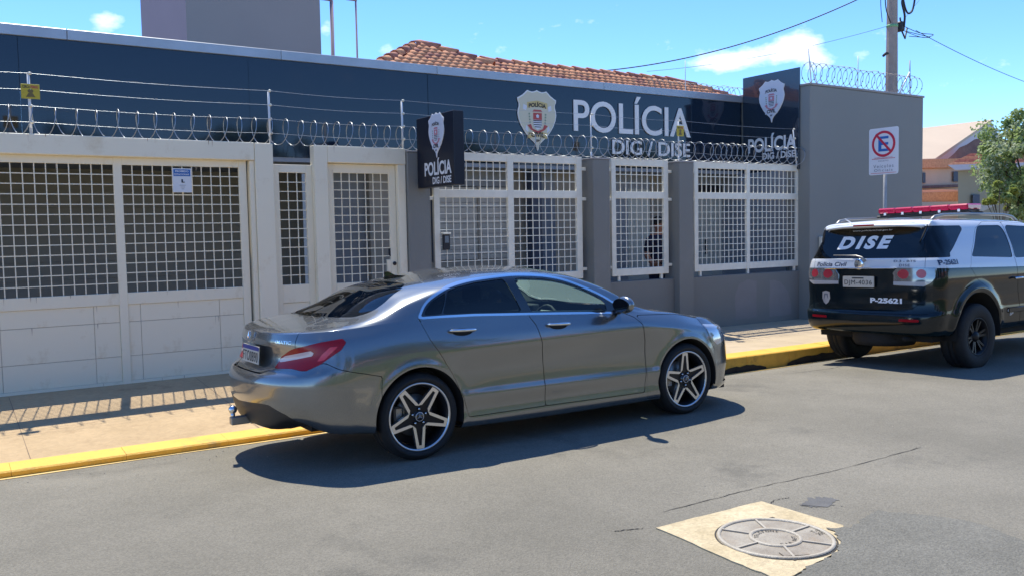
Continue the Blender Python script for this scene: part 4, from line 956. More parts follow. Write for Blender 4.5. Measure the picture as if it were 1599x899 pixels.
loopc([(-.38, -.1, 7.3), (-.42, -.1, 6.8), (-.38, -.1, 6.4), (-.2, -.1, 6.12)], .012); loopc([(-.45, -.1, 7.2), (-.58, -.1, 6.6), (-.52, -.1, 6.1)], .008); loopc([(-.32, -.1, 7.3), (-.36, -.1, 6.85)], .01)
loopc([(.3, -.1, 6.1), (.9, -.1, 6.02), (1.3, -.2, 6.0), (1.05, -.1, 5.93), (.4, -.1, 5.98)], .008); loopc([(.3, -.1, 6.0), (.9, -.1, 5.98), (1.15, -.2, 5.92), (.5, -.1, 5.90)], .008)
MB().tube([(-.32, 0, 5.40), (-.22, 0, 5.47), (-.16, 0, 5.47)], .03, 6).obj('step_bolt', M_cable, up_)
def span(p0, p1, sag, r, label):
    P = []
    for i in range(33): t_ = i/32; q = Vector(p0)*(1-t_)+Vector(p1)*t_; P.append((q.x, q.y, q.z-sag*4*t_*(1-t_)))
    MB().tube(P, r, 5).obj('overhead_cable', M_cable, label=label, cat='cable', group='overhead cables')
def at(px, py, Y): v = sky_dir(px, py); t_ = Y/v.y; return (v.x*t_, Y, 1.645+v.z*t_)
span(at(1345, -3, 12), at(930, 112, 15.5), .28, .013, 'thick cable sagging down leftwards from the utility pole top'); span(at(1390, 40, 12), at(1010, 112, 16), .15, .005, 'thin cable running left from the utility pole')
span(at(1430, 48, 12), at(1640, 142, 13), .10, .008, 'cable running down to the right from the utility pole'); span(at(1440, -5, 12), at(1412, 30, 12), .0, .004, 'short thin cable right of the pole top')
for px, Yy, rr, lb in ((519, 23, .055, 'thick mauve mast just right of the grey tower'), (557, 24, .03, 'thin mast right of the thicker mast')):
    p = at(px, 95, Yy); q = at(px-1.5, 2, Yy)
    m_ = empty('mast', (p[0], Yy, 0), label=lb, cat='mast', group='masts behind the fascia'); MB().tube([(0, 0, 0), (q[0]-p[0], 0, q[2])], rr, 8).obj('mast_tube', M_mauve, m_); MB().box(-.28+q[0]-p[0], .02+q[0]-p[0], -.05, .05, q[2], q[2]+.06).obj('lamp_arm', M_mauve, m_)
# ---------------------------------------------------------------- houses on the right
M_beige = mat('beige_sheet_roof', (.55, .42, .30), rough=.7, var=.05, vs=.3); M_lav = mat('lavender_render', (.60, .56, .60), rough=.85, var=.08, vs=.4); M_brick = ramp_mat('exposed_brick', (.14, .08, .08), (.22, .14, .12), 3, .9)
M_peach = mat('peach_render', (.66, .46, .33), rough=.85, var=.08, vs=.5); M_olive = mat('olive_render', (.38, .33, .22), rough=.85, var=.06, vs=.4)
Yh = 30
def quadat(b, pts, Y, dy=0): n = len(b.v); b.add([at(a, c_, Y) for a, c_ in pts], [tuple(range(len(pts)))])
h1 = empty('warehouse', (50, 30, 0), label='warehouse with a pale beige sheet roof behind the tiled houses', cat='building')
A = Vector(at(1425, 202, 31)); B = Vector(at(1549, 187, 30)); C = Vector(at(1460, 248, 26)); D = Vector(at(1425, 249, 26.5)); o_ = Vector((50, 30, 0))
E_ = B+(B-C)*.9; E_.z = C.z
b = MB(); dz = Vector((0, 0, -.15)); b.add([tuple(p-o_) for p in (D, C, B, A, D+dz, C+dz, B+dz, A+dz)], [(0, 1, 2, 3), (7, 6, 5, 4), (0, 4, 5, 1), (1, 5, 6, 2)]); b.obj('sheet_roof', M_beige, h1)
g0 = lambda p: Vector((p.x, p.y, 0)); dn = Vector((0, .05, -.16))
b = MB(); b.add([tuple(p-o_) for p in (g0(C), C+dn, D+dn, g0(D))], [(0, 1, 2, 3)]); b.add([tuple(p-o_) for p in (g0(C), g0(E_), E_+dn, B+dn, C+dn)], [(0, 1, 2, 3, 4)]); b.obj('rendered_wall', M_lav, h1)
br = MB(); s0 = [(1478, 250), (1490, 240), (1498, 231), (1510, 226), (1522, 218), (1545, 214), (1545, 262), (1478, 262)]
br.add([tuple(Vector(at(a, c_, 25.6))-Vector((50, 30, 0))) for a, c_ in s0], [tuple(range(8))]); br.add([tuple(Vector(at(a, c_, 25.9))-Vector((50, 30, 0))) for a, c_ in s0], [tuple(reversed(range(8)))]); br.obj('exposed_brick_patch', M_brick, h1)
h2 = empty('peach_house', (42, 24, 0), label='peach house with low terracotta roof and dark windows behind the block', cat='house')
def pset(root, nm, pts, Y, m, th=.1):
    P = [Vector(at(a, c_, Y))-Vector(root.location) for a, c_ in pts]; b = MB(); n_ = len(P); b.add([tuple(p) for p in P]+[tuple(p+Vector((1.85*th, th, 0))) for p in P], [tuple(range(n_)), tuple(reversed(range(n_, 2*n_)))]+[(i, i+n_, (i+1) % n_+n_, (i+1) % n_) for i in range(n_)]); o = b.obj(nm, m, root); fix_normals(o); return o
pset(h2, 'roof', [(1425, 250), (1520, 247), (1495, 262), (1425, 263)], 24, M_tile, 3.0); pset(h2, 'wall', [(1425, 264), (1500, 262), (1500, 345), (1425, 345)], 24.3, M_peach, 3)
pset(h2, 'window', [(1489, 268), (1497, 268), (1497, 284), (1489, 284)], 24.2, M_navycol); pset(h2, 'window', [(1441, 270), (1445, 270), (1445, 286), (1441, 286)], 24.2, M_navycol); pset(h2, 'ledge', [(1425, 291), (1500, 288), (1500, 292), (1425, 295)], 24.1, M_brick, .2)
pset(h2, 'lower_roof', [(1425, 302), (1500, 299), (1505, 315), (1425, 316)], 22, M_tile, 1.5); pset(h2, 'lower_roof_edge', [(1425, 298), (1470, 296), (1500, 297), (1500, 300), (1425, 303)], 22.5, M_peach, .3); pset(h2, 'garden_wall', [(1425, 316), (1500, 315), (1500, 400), (1425, 400)], 21.5, M_lav, .3)
h3 = empty('olive_house', (38, 18, 0), label='olive walled house with terracotta hip roof left of the tree', cat='house')
pset(h3, 'wall', [(1496, 264), (1600, 262), (1600, 380), (1496, 380)], 18.2, M_olive, 3); pset(h3, 'fascia_board', [(1480, 258), (1600, 254), (1600, 262), (1493, 266)], 17.9, M_lav, .3)
for k in range(4):
    y0 = 240+4.5*k; pset(h3, 'roof_course', [(1515-9*k, y0), (1600, y0-2+0.5*k), (1600, y0+5.2), (1505-9*k, y0+5.6)], 18.6-.16*k, M_tile if k % 2 else M_tiled, .3)
pset(h3, 'awning', [(1475, 326), (1534, 320), (1560, 318), (1535, 330)], 16, M_shutter, .6); pset(h3, 'window', [(1519, 304), (1530, 304), (1530, 322), (1519, 322)], 18.1, M_navycol, .1)
# ---------------------------------------------------------------- tree
def leaf_tree(name, base, h, crown_c, crown_r, n_clump, per, mats_w, label, seed, lsize=.09, cat='tree', trunk_r=.16):
    rnd = random.Random(seed); e = empty(name, base, label=label, cat=cat); t = MB()
    cc = Vector(crown_c); top = Vector((cc.x*.6, cc.y*.6, cc.z*.75)); t.tube([(0, 0, 0), (.05, .03, h*.3), tuple(top)], [trunk_r, trunk_r*.75, trunk_r*.4], 8)
    cl = []
    for i in range(n_clump):
        while True:
            v = Vector((rnd.uniform(-1, 1), rnd.uniform(-1, 1), rnd.uniform(-1, 1)))
            if v.length < 1 and v.length > .25: break
        cl.append(cc+Vector((v.x*crown_r[0], v.y*crown_r[1], v.z*crown_r[2])))
    for c_ in cl[::3]: mid = top*.5+c_*.5+Vector((0, 0, -.15)); t.tube([tuple(top*.7), tuple(mid), tuple(c_)], [trunk_r*.3, trunk_r*.16, .012], 5)
    t.obj('trunk', M_bark, e)
    V = []; F = []; mi = []
    for ci, c_ in enumerate(cl):
        w = rnd.random(); m0 = 0
        acc = 0
        for k, (m_, ww) in enumerate(mats_w):
            acc += ww
            if w < acc: m0 = k; break
        cr = rnd.uniform(.45, 1.25)*.30*min(crown_r)/1.6*1.5
        for i in range(per):
            d = Vector((rnd.gauss(0, 1), rnd.gauss(0, 1), rnd.gauss(0, 1))).normalized()*cr*rnd.uniform(.35, 1.0)
            p = c_+Vector((d.x, d.y, d.z*.75)); nrm = (d.normalized()*.6+Vector((rnd.uniform(-1, 1), rnd.uniform(-1, 1), rnd.uniform(-.2, 1)))).normalized(); a = nrm.orthogonal().normalized(); bq = nrm.cross(a); an = rnd.uniform(0, 6.28)
            u = (a*math.cos(an)+bq*math.sin(an))*lsize*rnd.uniform(.7, 1.3); w_ = (bq*math.cos(an)-a*math.sin(an))*lsize*.38
            b0 = len(V); V += [tuple(p-u*.5), tuple(p+w_+nrm*.01), tuple(p+u*.6), tuple(p-w_+nrm*.01)]; F.append((b0, b0+1, b0+2, b0+3)); mi.append(m0 if rnd.random() < .8 else rnd.randrange(len(mats_w)))
    me = bpy.data.meshes.new('crown'); me.from_pydata(V, [], F)
    for m_, _ in mats_w: me.materials.append(m_)
    me.polygons.foreach_set('material_index', mi); me.update(); o = bpy.data.objects.new('crown', me); link(o); o.parent = e
    return e
tp = at(1608, 262, 12.5)
leaf_tree('street_tree', (tp[0], 12.5, -.1), 3.5, (-.05, 0, tp[2]+.15), (1.62, 1.4, 1.60), 95, 135, ((M_leaf1, .42), (M_leaf2, .23), (M_leaf4, .27), (M_leaf3, .08)), 'leafy green tree at the right edge above the police vehicle', 5, lsize=.105)
tp = at(1535, 305, 12.6)
leaf_tree('shrub', (tp[0]+.1, 12.2, -.1), 1.5, (0, 0, tp[2]+.05), (.42, .45, .38), 22, 160, ((M_leaf3, .6), (M_leaf1, .4)), 'bright yellow green bush low at the left side of the tree', 6, lsize=.09, cat='bush', trunk_r=.05)
# ---------------------------------------------------------------- across the street (behind the viewpoint, seen only in reflections)
for k_, (x0, x1, h_, m_, lb) in enumerate(((-26, -9, 3.6, M_cream, 'cream house across the street at the left'), (-8, 6, 4.2, M_creamR, 'white house across the street behind the viewpoint'), (7, 22, 3.8, M_peach, 'peach house across the street on the right'), (23, 40, 4.0, M_cream, 'cream house across the street far right'))):
    oh = empty('house', ((x0+x1)/2, -16, 0), label=lb, cat='house'); w2 = (x1-x0)/2
    MB().box(-w2, w2, -5, 0, -.3, h_).obj('wall', m_, oh); b = MB(); b.add([(-w2-.3, .5, h_-.02), (w2+.3, .5, h_-.02), (w2+.3, -2.5, h_+1.2), (-w2-.3, -2.5, h_+1.2)], [(0, 1, 2, 3)]); b.obj('roof', M_tiled, oh)
    for q in range(4): MB().box(-w2+1+q*3.3, -w2+2.3+q*3.3, -.02, .03, 1.1, 2.4).obj('window', M_navycol, oh)
rnd_h = random.Random(3); hb_ = MB()
for i_ in range(26):
    x = -14+i_*1.5; hb_.sphere((x, -6.2+rnd_h.uniform(-.3, .3), .5), 1.0, 10, (1.1, .7, rnd_h.uniform(1.2, 1.7)))
hb_.obj('hedge', M_leaf2, kind='stuff')
for x, s_, lb in ((-4, 11, 'round leafed tree across the street at the left'), (3, 14, 'round leafed tree across the street left of the middle'), (9, 12, 'round leafed tree across the street in the middle'), (17, 13, 'round leafed tree across the street at the right'), (26, 15, 'round leafed tree across the street far right')):
    leaf_tree('street_tree', (x, -6.8, 0), 3.6, (0, 0, 3.9), (2.4, 1.6, 1.4), 60, 90, ((M_leaf1, .6), (M_leaf2, .4)), lb, s_, lsize=.26, trunk_r=.14)
# ---------------------------------------------------------------- vehicle materials
M_paint = mat('grey_metallic_paint', (.225, .235, .24), rough=.23, metal=.85, coat=1.0, var=.04, vs=400)
M_blackpl = mat('black_plastic', (.02, .02, .021), rough=.5, bump=.2, bs=300)
M_gloss = mat('gloss_black', (.008, .008, .010), rough=.08, coat=1.0)
M_under = mat('dark_underside', (.012, .012, .012), rough=.9)
M_chrome = mat('chrome', (.75, .76, .78), rough=.12, metal=1.0)
M_trim = mat('anodised_trim', (.80, .82, .85), rough=.14, metal=1.0)
M_tyre = mat('tyre_rubber', (.014, .014, .0145), rough=.75, var=.25, vs=25, bump=.2, bs=120)
M_alloy = mat('machined_alloy', (.66, .66, .67), rough=.28, metal=.9)
M_alloyblk = mat('black_rim_paint', (.010, .010, .012), rough=.42, spec=.3)
M_disc = mat('brake_disc_steel', (.35, .34, .32), rough=.4, metal=.8)
M_redlens = mat('red_lens', (.34, .004, .012), rough=.14, coat=.1, coat_r=.02, spec=.35)
M_redlens2 = mat('bright_red_lens', (.75, .02, .02), rough=.15, coat=1.0)
M_clearlens = mat('frosted_lens', (.62, .45, .45), rough=.2, coat=1.0)
M_headlens = mat('headlamp_lens', (.55, .58, .62), rough=.08, metal=.5, coat=1.0)
M_glassdark = glassmat('tinted_glass', (.10, .13, .15), clear=.30)
M_glassclear = glassmat('clear_glass', (.80, .92, .88), clear=.95)
M_glasswash = glassmat('light_washed_windscreen', (.75, .9, .85), clear=.9)
def _light_wash(m, amt, col):
    nt = m.node_tree; N = nt.nodes; L = nt.links; o = [n for n in N if n.type == 'OUTPUT_MATERIAL'][0]; src = o.inputs[0].links[0].from_socket
    d = N.new('ShaderNodeBsdfTranslucent'); d.inputs[0].default_value = (*col, 1); mx = N.new('ShaderNodeMixShader'); mx.inputs[0].default_value = amt
    L.new(src, mx.inputs[1]); L.new(d.outputs[0], mx.inputs[2]); L.new(mx.outputs[0], o.inputs[0])
_light_wash(M_glasswash, .16, (.62, .78, .70))  # pale green wash of daylight mixed into the windscreen glass
M_glassrear = glassmat('grey_glass', (.30, .31, .30), clear=.7)
M_cabin = mat('cabin_trim', (.22, .24, .23), rough=.7, var=.1)
M_cabindark = mat('cabin_dark', (.025, .027, .03), rough=.7)
M_headliner = mat('headliner', (.45, .47, .45), rough=.9)
M_plateblue = mat('plate_blue', (.02, .03, .25), rough=.4)
M_plate = mat('plate_white', (.62, .56, .46), rough=.5)
M_ink = mat('plate_ink', (.02, .02, .025), rough=.5)
M_brown = mat('badge_pale', (.6, .6, .62), rough=.3, metal=.6)

def polyline_sd(P, X, Y, w):
    best = np.full(X.shape, 1e9)
    for (ax, ay), (bx, by) in zip(P[:-1], P[1:]):
        dx, dy = bx-ax, by-ay; t = np.clip(((X-ax)*dx+(Y-ay)*dy)/(dx*dx+dy*dy+1e-12), 0, 1)
        best = np.minimum(best, np.hypot(X-ax-t*dx, Y-ay-t*dy))
    return best-w
def make_wheel(name, r, rim_r, width, style, parent, loc, phase, outward=1):
    """wheel hub object (black barrel) with tyre, spokes, cap, disc as sub-parts; axle along y, outer face towards +y"""
    w = MB()
    hw = width/2
    w.lathe([(rim_r-.012, hw-.012), (rim_r-.03, hw-.03), (rim_r-.035, -hw+.02), (rim_r, -hw)], (0, 0, 0), (0, 1, 0), 40)
    w.lathe([(.01, -.02), (rim_r-.034, -.03)], (0, 0, 0), (0, 1, 0), 40)
    hub = w.obj('wheel', M_alloyblk, parent, loc)
    t = MB()
    prof = [(rim_r-.004, hw-.014), (rim_r+.006, hw-.004), (rim_r+.02, hw+.004), (rim_r+(r-rim_r)*.5, hw+.010), (r-.03, hw+.004), (r-.014, hw-.008), (r-.006, hw-.022), (r, hw-.035)]
    for k in (-1, 0, 1):
        g = k*width*.2
    prof += [(r, .035), (r-.008, .033), (r-.008, .025), (r, .023), (r, -.023), (r-.008, -.025), (r-.008, -.033), (r, -.035)]
    prof += [(a, -b) for a, b in reversed(prof[:8])]
    t.lathe(prof, (0, 0, 0), (0, 1, 0), 72)
    t.obj('tyre', M_tyre, hub)
    l = MB(); l.lathe([(rim_r-.016, hw-.020), (rim_r-.010, hw-.004), (rim_r+.001, hw-.003), (rim_r+.002, hw-.012)], (0, 0, 0), (0, 1, 0), 72); l.obj('rim_lip', M_alloy if style == 'star' else M_alloyblk, hub)
    yo = hw-.010
    if style == 'star':
        for k in range(5):
            a0 = R(phase+72*k)
            def P(rr, off, y): return (math.cos(a0)*rr-math.sin(a0)*off, y, math.sin(a0)*rr+math.cos(a0)*off)
            m = MB()
            rt_, rv = rim_r-.010, .078
            vo = rv*math.tan(R(36))                # half width at valley radius along spoke axis
            for s in (-1, 1):
                # machined strip from the rim tip to the valley between two spokes
                A = [P(rt_, s*.030, yo-.004), P(rt_, s*.007, yo-.004), P(rv+.006, s*(vo*.50), yo-.016), P(rv-.016, s*vo*.92, yo-.018)]
                if s < 0: A = A[::-1]
                B = [(p[0], p[1]-.03, p[2]) for p in A]
                m.add(A+B, [(3, 2, 1, 0), (4, 5, 6, 7), (0, 1, 5, 4), (1, 2, 6, 5), (2, 3, 7, 6), (3, 0, 4, 7)])
            tip = [P(rt_+.004, -.030, yo-.004), P(rt_+.004, .030, yo-.004), P(rt_-.03, .012, yo-.006), P(rt_-.03, -.012, yo-.006)]
            m.add(tip, [(0, 1, 2, 3)])
            sp = m.obj('spoke', M_alloy, hub); fix_normals(sp)
            d = MB(); d.add([P(rt_, -.014, yo-.016), P(rt_, .014, yo-.016), P(rv, vo*.8, yo-.030), P(.03, .02, yo-.03), P(.03, -.02, yo-.03), P(rv, -vo*.8, yo-.030)], [(0, 1, 2, 3, 4, 5)])
            d.obj('spoke_groove', M_alloyblk, hub)
            bx, _, bz = P(.062, 0, 0)
            bb = MB(); a1 = R(phase+72*k+36); bb.cyl((math.cos(a1)*.057, yo-.03, math.sin(a1)*.057), (math.cos(a1)*.057, yo-.008, math.sin(a1)*.057), .008, 8); bb.obj('wheel_bolt', M_chrome, sp) if False else None
            bb.obj('wheel_bolt', M_chrome, hub)
        c = MB(); c.lathe([(.0, yo-.004), (.034, yo-.006), (.040, yo-.014), (.044, yo-.03), (.07, yo-.04)], (0, 0, 0), (0, 1, 0), 32)
        cap = c.obj('centre_cap', M_gloss, hub)
        s_ = MB(); s_.lathe([(.030, yo-.004), (.034, yo-.003), (.034, yo-.006)], (0, 0, 0), (0, 1, 0), 32)
        for k in range(3):
            a = R(90+120*k); s_.add([(math.cos(a)*.031, yo-.002, math.sin(a)*.031), (math.cos(a+1.9)*.005, yo-.002, math.sin(a+1.9)*.005), (0, yo+.001, 0), (math.cos(a-1.9)*.005, yo-.002, math.sin(a-1.9)*.005)], [(0, 1, 2), (0, 2, 3), (0, 3, 2), (0, 2, 1)])
        s_.obj('star_emblem', M_brown, hub)
        dsc = MB(); dsc.lathe([(.05, .0), (.155, .0), (.157, -.012)], (0, 0, 0), (0, 1, 0), 48); dsc.obj('brake_disc', M_disc, hub)
        cl = MB(); cl.box(-.175, -.10, -.03, .035, -.07, .08, c=.015); cl.obj('brake_caliper', M_disc, hub)
    else:
        M_da = mat('dark_alloy', (.014, .014, .015), rough=.45, metal=.2)
        for k in range(6):
            for s in (-1, 1):
                m = MB(); a0 = R(phase+60*k+s*9)
                def P(rr, off, y): return (math.cos(a0)*rr-math.sin(a0)*off, y, math.sin(a0)*rr+math.cos(a0)*off)
                A = [P(rim_r-.01, -.012, yo-.01), P(rim_r-.01, .012, yo-.01), P(.05, .014, yo-.03), P(.05, -.014, yo-.03)]; B = [(p[0], p[1]-.03, p[2]) for p in A]
                m.add(A+B, [(3, 2, 1, 0), (4, 5, 6, 7), (0, 1, 5, 4), (1, 2, 6, 5), (2, 3, 7, 6), (3, 0, 4, 7)])
                fix_normals(m.obj('spoke', M_da, hub))
        c = MB(); c.lathe([(.0, yo), (.04, yo-.004), (.06, yo-.02), (.07, yo-.04)], (0, 0, 0), (0, 1, 0), 24); c.obj('centre_cap', M_alloyblk, hub)
    return hub
def unwrap_decal(bvh, mb2d, origin_fn, direction, off):
    """project 2-D pieces onto the skin along a direction; origin_fn(a,b)->start point"""
    d = Vector(direction).normalized(); V = []
    for a, b in [(p[0], p[1]) for p in mb2d.v]:
        o = Vector(origin_fn(a, b)); h = bvh.ray_cast(o, d)
        V.append(tuple(h[0]-d*off) if h[0] is not None else tuple(o+d*1.0))
    r = MB(); r.v = V; r.f = mb2d.f; r.sm = mb2d.sm; return r
def vehicle_root(name, X, Y, Z, label, cat, tilt=(0, 0, 0)):
    return empty(name, (X, Y, Z), label=label, cat=cat, rot=tilt)

# ================================================================ SEDAN
def build_sedan():
    root = vehicle_root('saloon_car', 2.92, 6.55, -.032, 'dark grey metallic four door saloon with silver star wheels parked at the yellow kerb', 'car', (R(-.8), R(.3), 0))
    half = loft(SED)
    # plate recess in the boot lid
    def rec(s):
        x, y, z = s.V.T; f = blend(.46, .39, y)*blend(.695, .735, z)*blend(.890, .862, z)*(x < -.8); s.V[:, 0] += .035*f
    rec(half)
    bvh = BVHTree.FromPolygons([tuple(v) for v in np.concatenate([half.V, mirror(half).V]).tolist()], np.concatenate([half.T, mirror(half).T+len(half.V)]).tolist())
    DLO = poly_curve([(.052, 1.050), (.087, 1.102), (.151, 1.159), (.261, 1.214), (.384, 1.255), (.566, 1.288), (.812, 1.308), (1.003, 1.312), (1.253, 1.294), (1.445, 1.257), (1.626, 1.192), (1.79, 1.118), (1.90, 1.052), (1.935, .99)], 4)[:-4]
    DLO = [p for p in DLO if p[0] > .05]+[(1.94, .975), (1.882, .978), (1.486, 1.000), (.973, 1.025), (.502, 1.046), (.25, 1.05)]
    rear_line = [(.03, 1.045), (.095, .884), (.178, .759), (.273, .606), (.356, .428), (.408, .27)]
    b_line = [(.99, 1.03), (1.056, .925), (1.094, .776), (1.118, .589), (1.122, .27)]
    front_line = [(1.97, .975), (2.094, .924), (2.160, .861), (2.195, .708), (2.204, .482), (2.185, .26)]
    rear_door = rear_line+[(p[0]-.0, p[1]) for p in reversed(b_line)]+[(.502, 1.046)]
    front_door = b_line+list(reversed(front_line))+[(1.882, .978), (1.486, 1.0)]
    q_poly = [(.085, 1.060), (.105, 1.10), (.168, 1.157), (.30, 1.216), (.268, 1.14), (.225, 1.060)]
    rw_poly = [(.240, 1.060), (.315, 1.223), (.40, 1.250), (.58, 1.280), (.835, 1.298), (.86, 1.26), (.925, 1.10), (.95, 1.034), (.502, 1.054)]
    fw_poly = [(1.045, 1.030), (.975, 1.19), (.94, 1.290), (1.003, 1.300), (1.25, 1.280), (1.43, 1.247), (1.60, 1.190), (1.75, 1.118), (1.82, 1.05), (1.83, .990), (1.486, 1.008)]
    rw_top = [(-.545, -.01), (-.525, .25), (-.45, .45), (-.375, .56), (-.30, .592), (-.22, .592), (-.127, .572), (.05, .49), (.125, .41), (.15, .34), (.145, .2), (.13, -.01)]
    ws_top = [(1.24, -.01), (1.26, .4), (1.33, .545), (1.6, .625), (1.9, .715), (2.1, .755), (2.22, .72), (2.36, .4), (2.41, -.01)]
    lid = [(-.01, .683), (.30, .684), (.39, .72), (.475, .815), (.565, .885), (.605, .97), (.59, 1.30), (.605, 1.52), (.58, 1.56), (.35, 1.48), (-.01, 1.42)]
    lamp = [(-.544, .719), (-.42, .81), (-.283, .866), (.047, .919), (.25, .940), (.288, .913), (.252, .863), (.058, .767), (-.086, .723), (-.15, .722), (-.271, .733)]
    head = [(2.955, .80), (3.05, .79), (3.25, .775), (3.42, .73), (3.43, .655), (3.27, .635), (3.10, .60), (3.02, .66)]
    hood_l = [(2.28, 0), (2.22, .45), (2.17, .735), (2.6, .75), (2.95, .715), (3.2, .60), (3.33, .35), (3.37, 0)]
    G = .0042
    parts = {}
    def cutpoly(s, poly, fn, cond):
        """returns inside, rest (gap removed)"""
        f = lambda V: np.where(cond(V), sd_poly(poly, *fn(V)), 1.0)
        return f
    side = lambda V: (V[:, 0], V[:, 2]); cs = lambda V: V[:, 1] > .42
    def take(s, poly, fn, cond, gap=G, keepgap=False):
        base = lambda V: np.where(cond(V), sd_poly(poly, *fn(V)), 9.0)
        ins, out = s.split(lambda V: base(V)+gap)
        if gap and not keepgap: _, out = out.split(lambda V: base(V)-gap*.3)
        return ins, out
    for sgn in (1, -1):
        near = sgn > 0
        s = Surf(half.V.copy(), half.T.copy(), half.N.copy())
        _, s = s.split(lambda V: np.where(V[:, 1] > .5, np.minimum(np.hypot(V[:, 0], V[:, 2]-.33)-.362, np.hypot(V[:, 0]-2.699, V[:, 2]-.33)-.360), 1.0))
        dlo, s = take(s, DLO, side, cs, 0)
        trim, s = s.split(lambda V: np.where(cs(V), sd_poly(DLO, V[:, 0], V[:, 2])-.017, 1.0))
        q, dlo = take(dlo, q_poly, side, cs, 0)
        rw, dlo = take(dlo, rw_poly, side, cs, 0)
        fwn, dlo = take(dlo, fw_poly, side, cs, 0)
        rd, s = take(s, rear_door, side, cs)
        fd, s = take(s, front_door, side, cs)
        # optional small sill lip is part of the shell
        top = lambda V: (V[:, 0], V[:, 1]); hi = lambda V: V[:, 2] > .9
        back, s = take(s, rw_top, top, lambda V: (V[:, 2] > .98) & (V[:, 0] < .4), .001)
        ws, s = take(s, ws_top, top, lambda V: (V[:, 2] > .9) & (V[:, 0] > 1.1), .001)
        hood, s = take(s, hood_l, top, lambda V: (V[:, 2] > .7) & (V[:, 0] > 2.1), .003)
        rear = lambda V: (V[:, 0]+V[:, 1], V[:, 2])
        lm, s = take(s, lamp, rear, lambda V: (V[:, 0] < -.4) & (V[:, 1] > .3), .001)
        ld, s = take(s, lid, lambda V: (V[:, 1], V[:, 2]+np.maximum(0, V[:, 0]+.95)), lambda V: V[:, 0] < -.45, .003)
        diff, s = take(s, [(-.01, .455), (.35, .475), (.47, .475), (.60, .415), (.68, .34), (.715, .27), (.75, .05), (-.01, .05)], lambda V: (V[:, 1], V[:, 2]), lambda V: V[:, 0] < -.75, .001)
        hd, s = take(s, head, side, lambda V: V[:, 1] > .35, .001)
        grille_f, s = take(s, [(-.01, .70), (.38, .68), (.42, .60), (.30, .50), (-.01, .48)], lambda V: (V[:, 1], V[:, 2]), lambda V: V[:, 0] > 3.3, .001)
        intake, s = take(s, [(.50, .40), (.78, .40), (.80, .24), (.45, .22)], lambda V: (V[:, 1], V[:, 2]), lambda V: V[:, 0] > 3.2, .001)
        for ln in () and ([(-.30, .663), (-.438, .69), (-.60, .733), (-.70, .785)], [(.37, .262), (.9, .246), (1.6, .243), (2.2, .243)], [(2.21, .26), (2.204, .482), (2.195, .708), (2.160, .861), (2.12, .95)]):
            if ln[0][0] < 0: _, s = s.split(lambda V, l=ln: np.where(cs(V), polyline_sd(l, V[:, 0], V[:, 2], .0026), 1.0))
        bmp, s = take(s, [(.58, .655), (.448, .687), (.245, .733), (.109, .779), (-.1, .75), (-.3, .755), (-.5, .735), (-.55, .715), (-.68, .684), (-1.2, .686), (-1.2, .0), (.58, .0)], rear, lambda V: V[:, 0] < -.22, .0036)
        fend, s = take(s, [(2.215, .20), (2.209, .482), (2.200, .708), (2.165, .861), (2.13, .935), (2.6, .915), (2.95, .86), (2.96, .79), (3.0, .66), (3.06, .56), (3.05, .20)], side, lambda V: V[:, 1] > .5, .0032)
        fx = (lambda a: a) if near else mirror
        fx(fend).obj('front_wing', M_paint, root, thick=.004)
        parts.setdefault('body', []).append(fx(s)); parts.setdefault('rear_window', []).append(fx(back)); parts.setdefault('windscreen', []).append(fx(ws))
        parts.setdefault('bonnet', []).append(fx(hood)); parts.setdefault('boot_lid', []).append(fx(ld)); parts.setdefault('diffuser', []).append(fx(diff)); parts.setdefault('rear_bumper', []).append(fx(bmp))
        parts.setdefault('grille', []).append(fx(grille_f)); parts.setdefault('air_intake', []).append(fx(intake))
        for nm, srf, wins in (('rear_door', rd, ((q, M_glassdark), (rw, M_glassdark))), ('front_door', fd, ((fwn, M_glassclear),))):
            d = fx(srf).obj(nm, M_paint, root, thick=.006)
            for w_, gm in wins: fx(w_.offset(-.006)).obj('window', gm, d)
            hx0, hx1, hz = (.262, .495, .932) if nm == 'rear_door' else (1.155, 1.385, .918)
            hm = MB(); pts = []
            n = 12
            for i in range(n+1):
                t = i/n; x = hx0+(hx1-hx0)*t; z = hz+.006*(1-t)
                hit = bvh.ray_cast(Vector((x, 2, z)), Vector((0, -1, 0)))[0]
                pts.append((x, (hit.y+.012+.026*math.sin(PI*t)**.5)*(1 if near else -1), z))
            hm.tube(pts, [.010+.004*math.sin(PI*i/n) for i in range(n+1)], 8)
            hm.obj('door_handle', M_chrome, d)
            cup_shade = MB(); xm = (hx0+hx1)/2
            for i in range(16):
                a = 2*PI*i/16; x = xm+.085*math.cos(a); z = hz-.012+.028*math.sin(a); hit = bvh.ray_cast(Vector((x, 2, z)), Vector((0, -1, 0)))[0]; cup_shade.v.append((x, (hit.y+.0025)*(1 if near else -1), z))
            cup_shade.f = [tuple(range(16))]; cup_shade.sm = [False]; cup_shade.obj('handle_shade', M_under, d)  # flat dark oval on the skin, painted as the shade in the handle cup
        fx(dlo.offset(-.001)).obj('window_pillar_trim', M_gloss, root)
        fx(trim.offset(.003)).obj('window_trim', M_trim, root, thick=.006)
        # tail lamp with strips
        outer, inner = lm.split(lambda V: -((V[:, 0]+V[:, 1])-(-.02)-(V[:, 2]-.74)*.95))
        strip, inner = take(inner, [(-.475, .772), (-.374, .815), (-.05, .860), (-.002, .840), (-.02, .826), (-.417, .770)], rear, lambda V: V[:, 1] > .3, 0)
        redb, outer = take(outer, [(.0, .79), (.085, .79), (.225, .888), (.15, .885)], rear, lambda V: V[:, 1] > .3, 0)
        tl = fx(cat_surf(inner, outer).offset(.004)).obj('tail_lamp', M_redlens, root, thick=.01)
        fx(strip.offset(.006)).obj('reversing_strip', M_clearlens, tl, thick=.004)
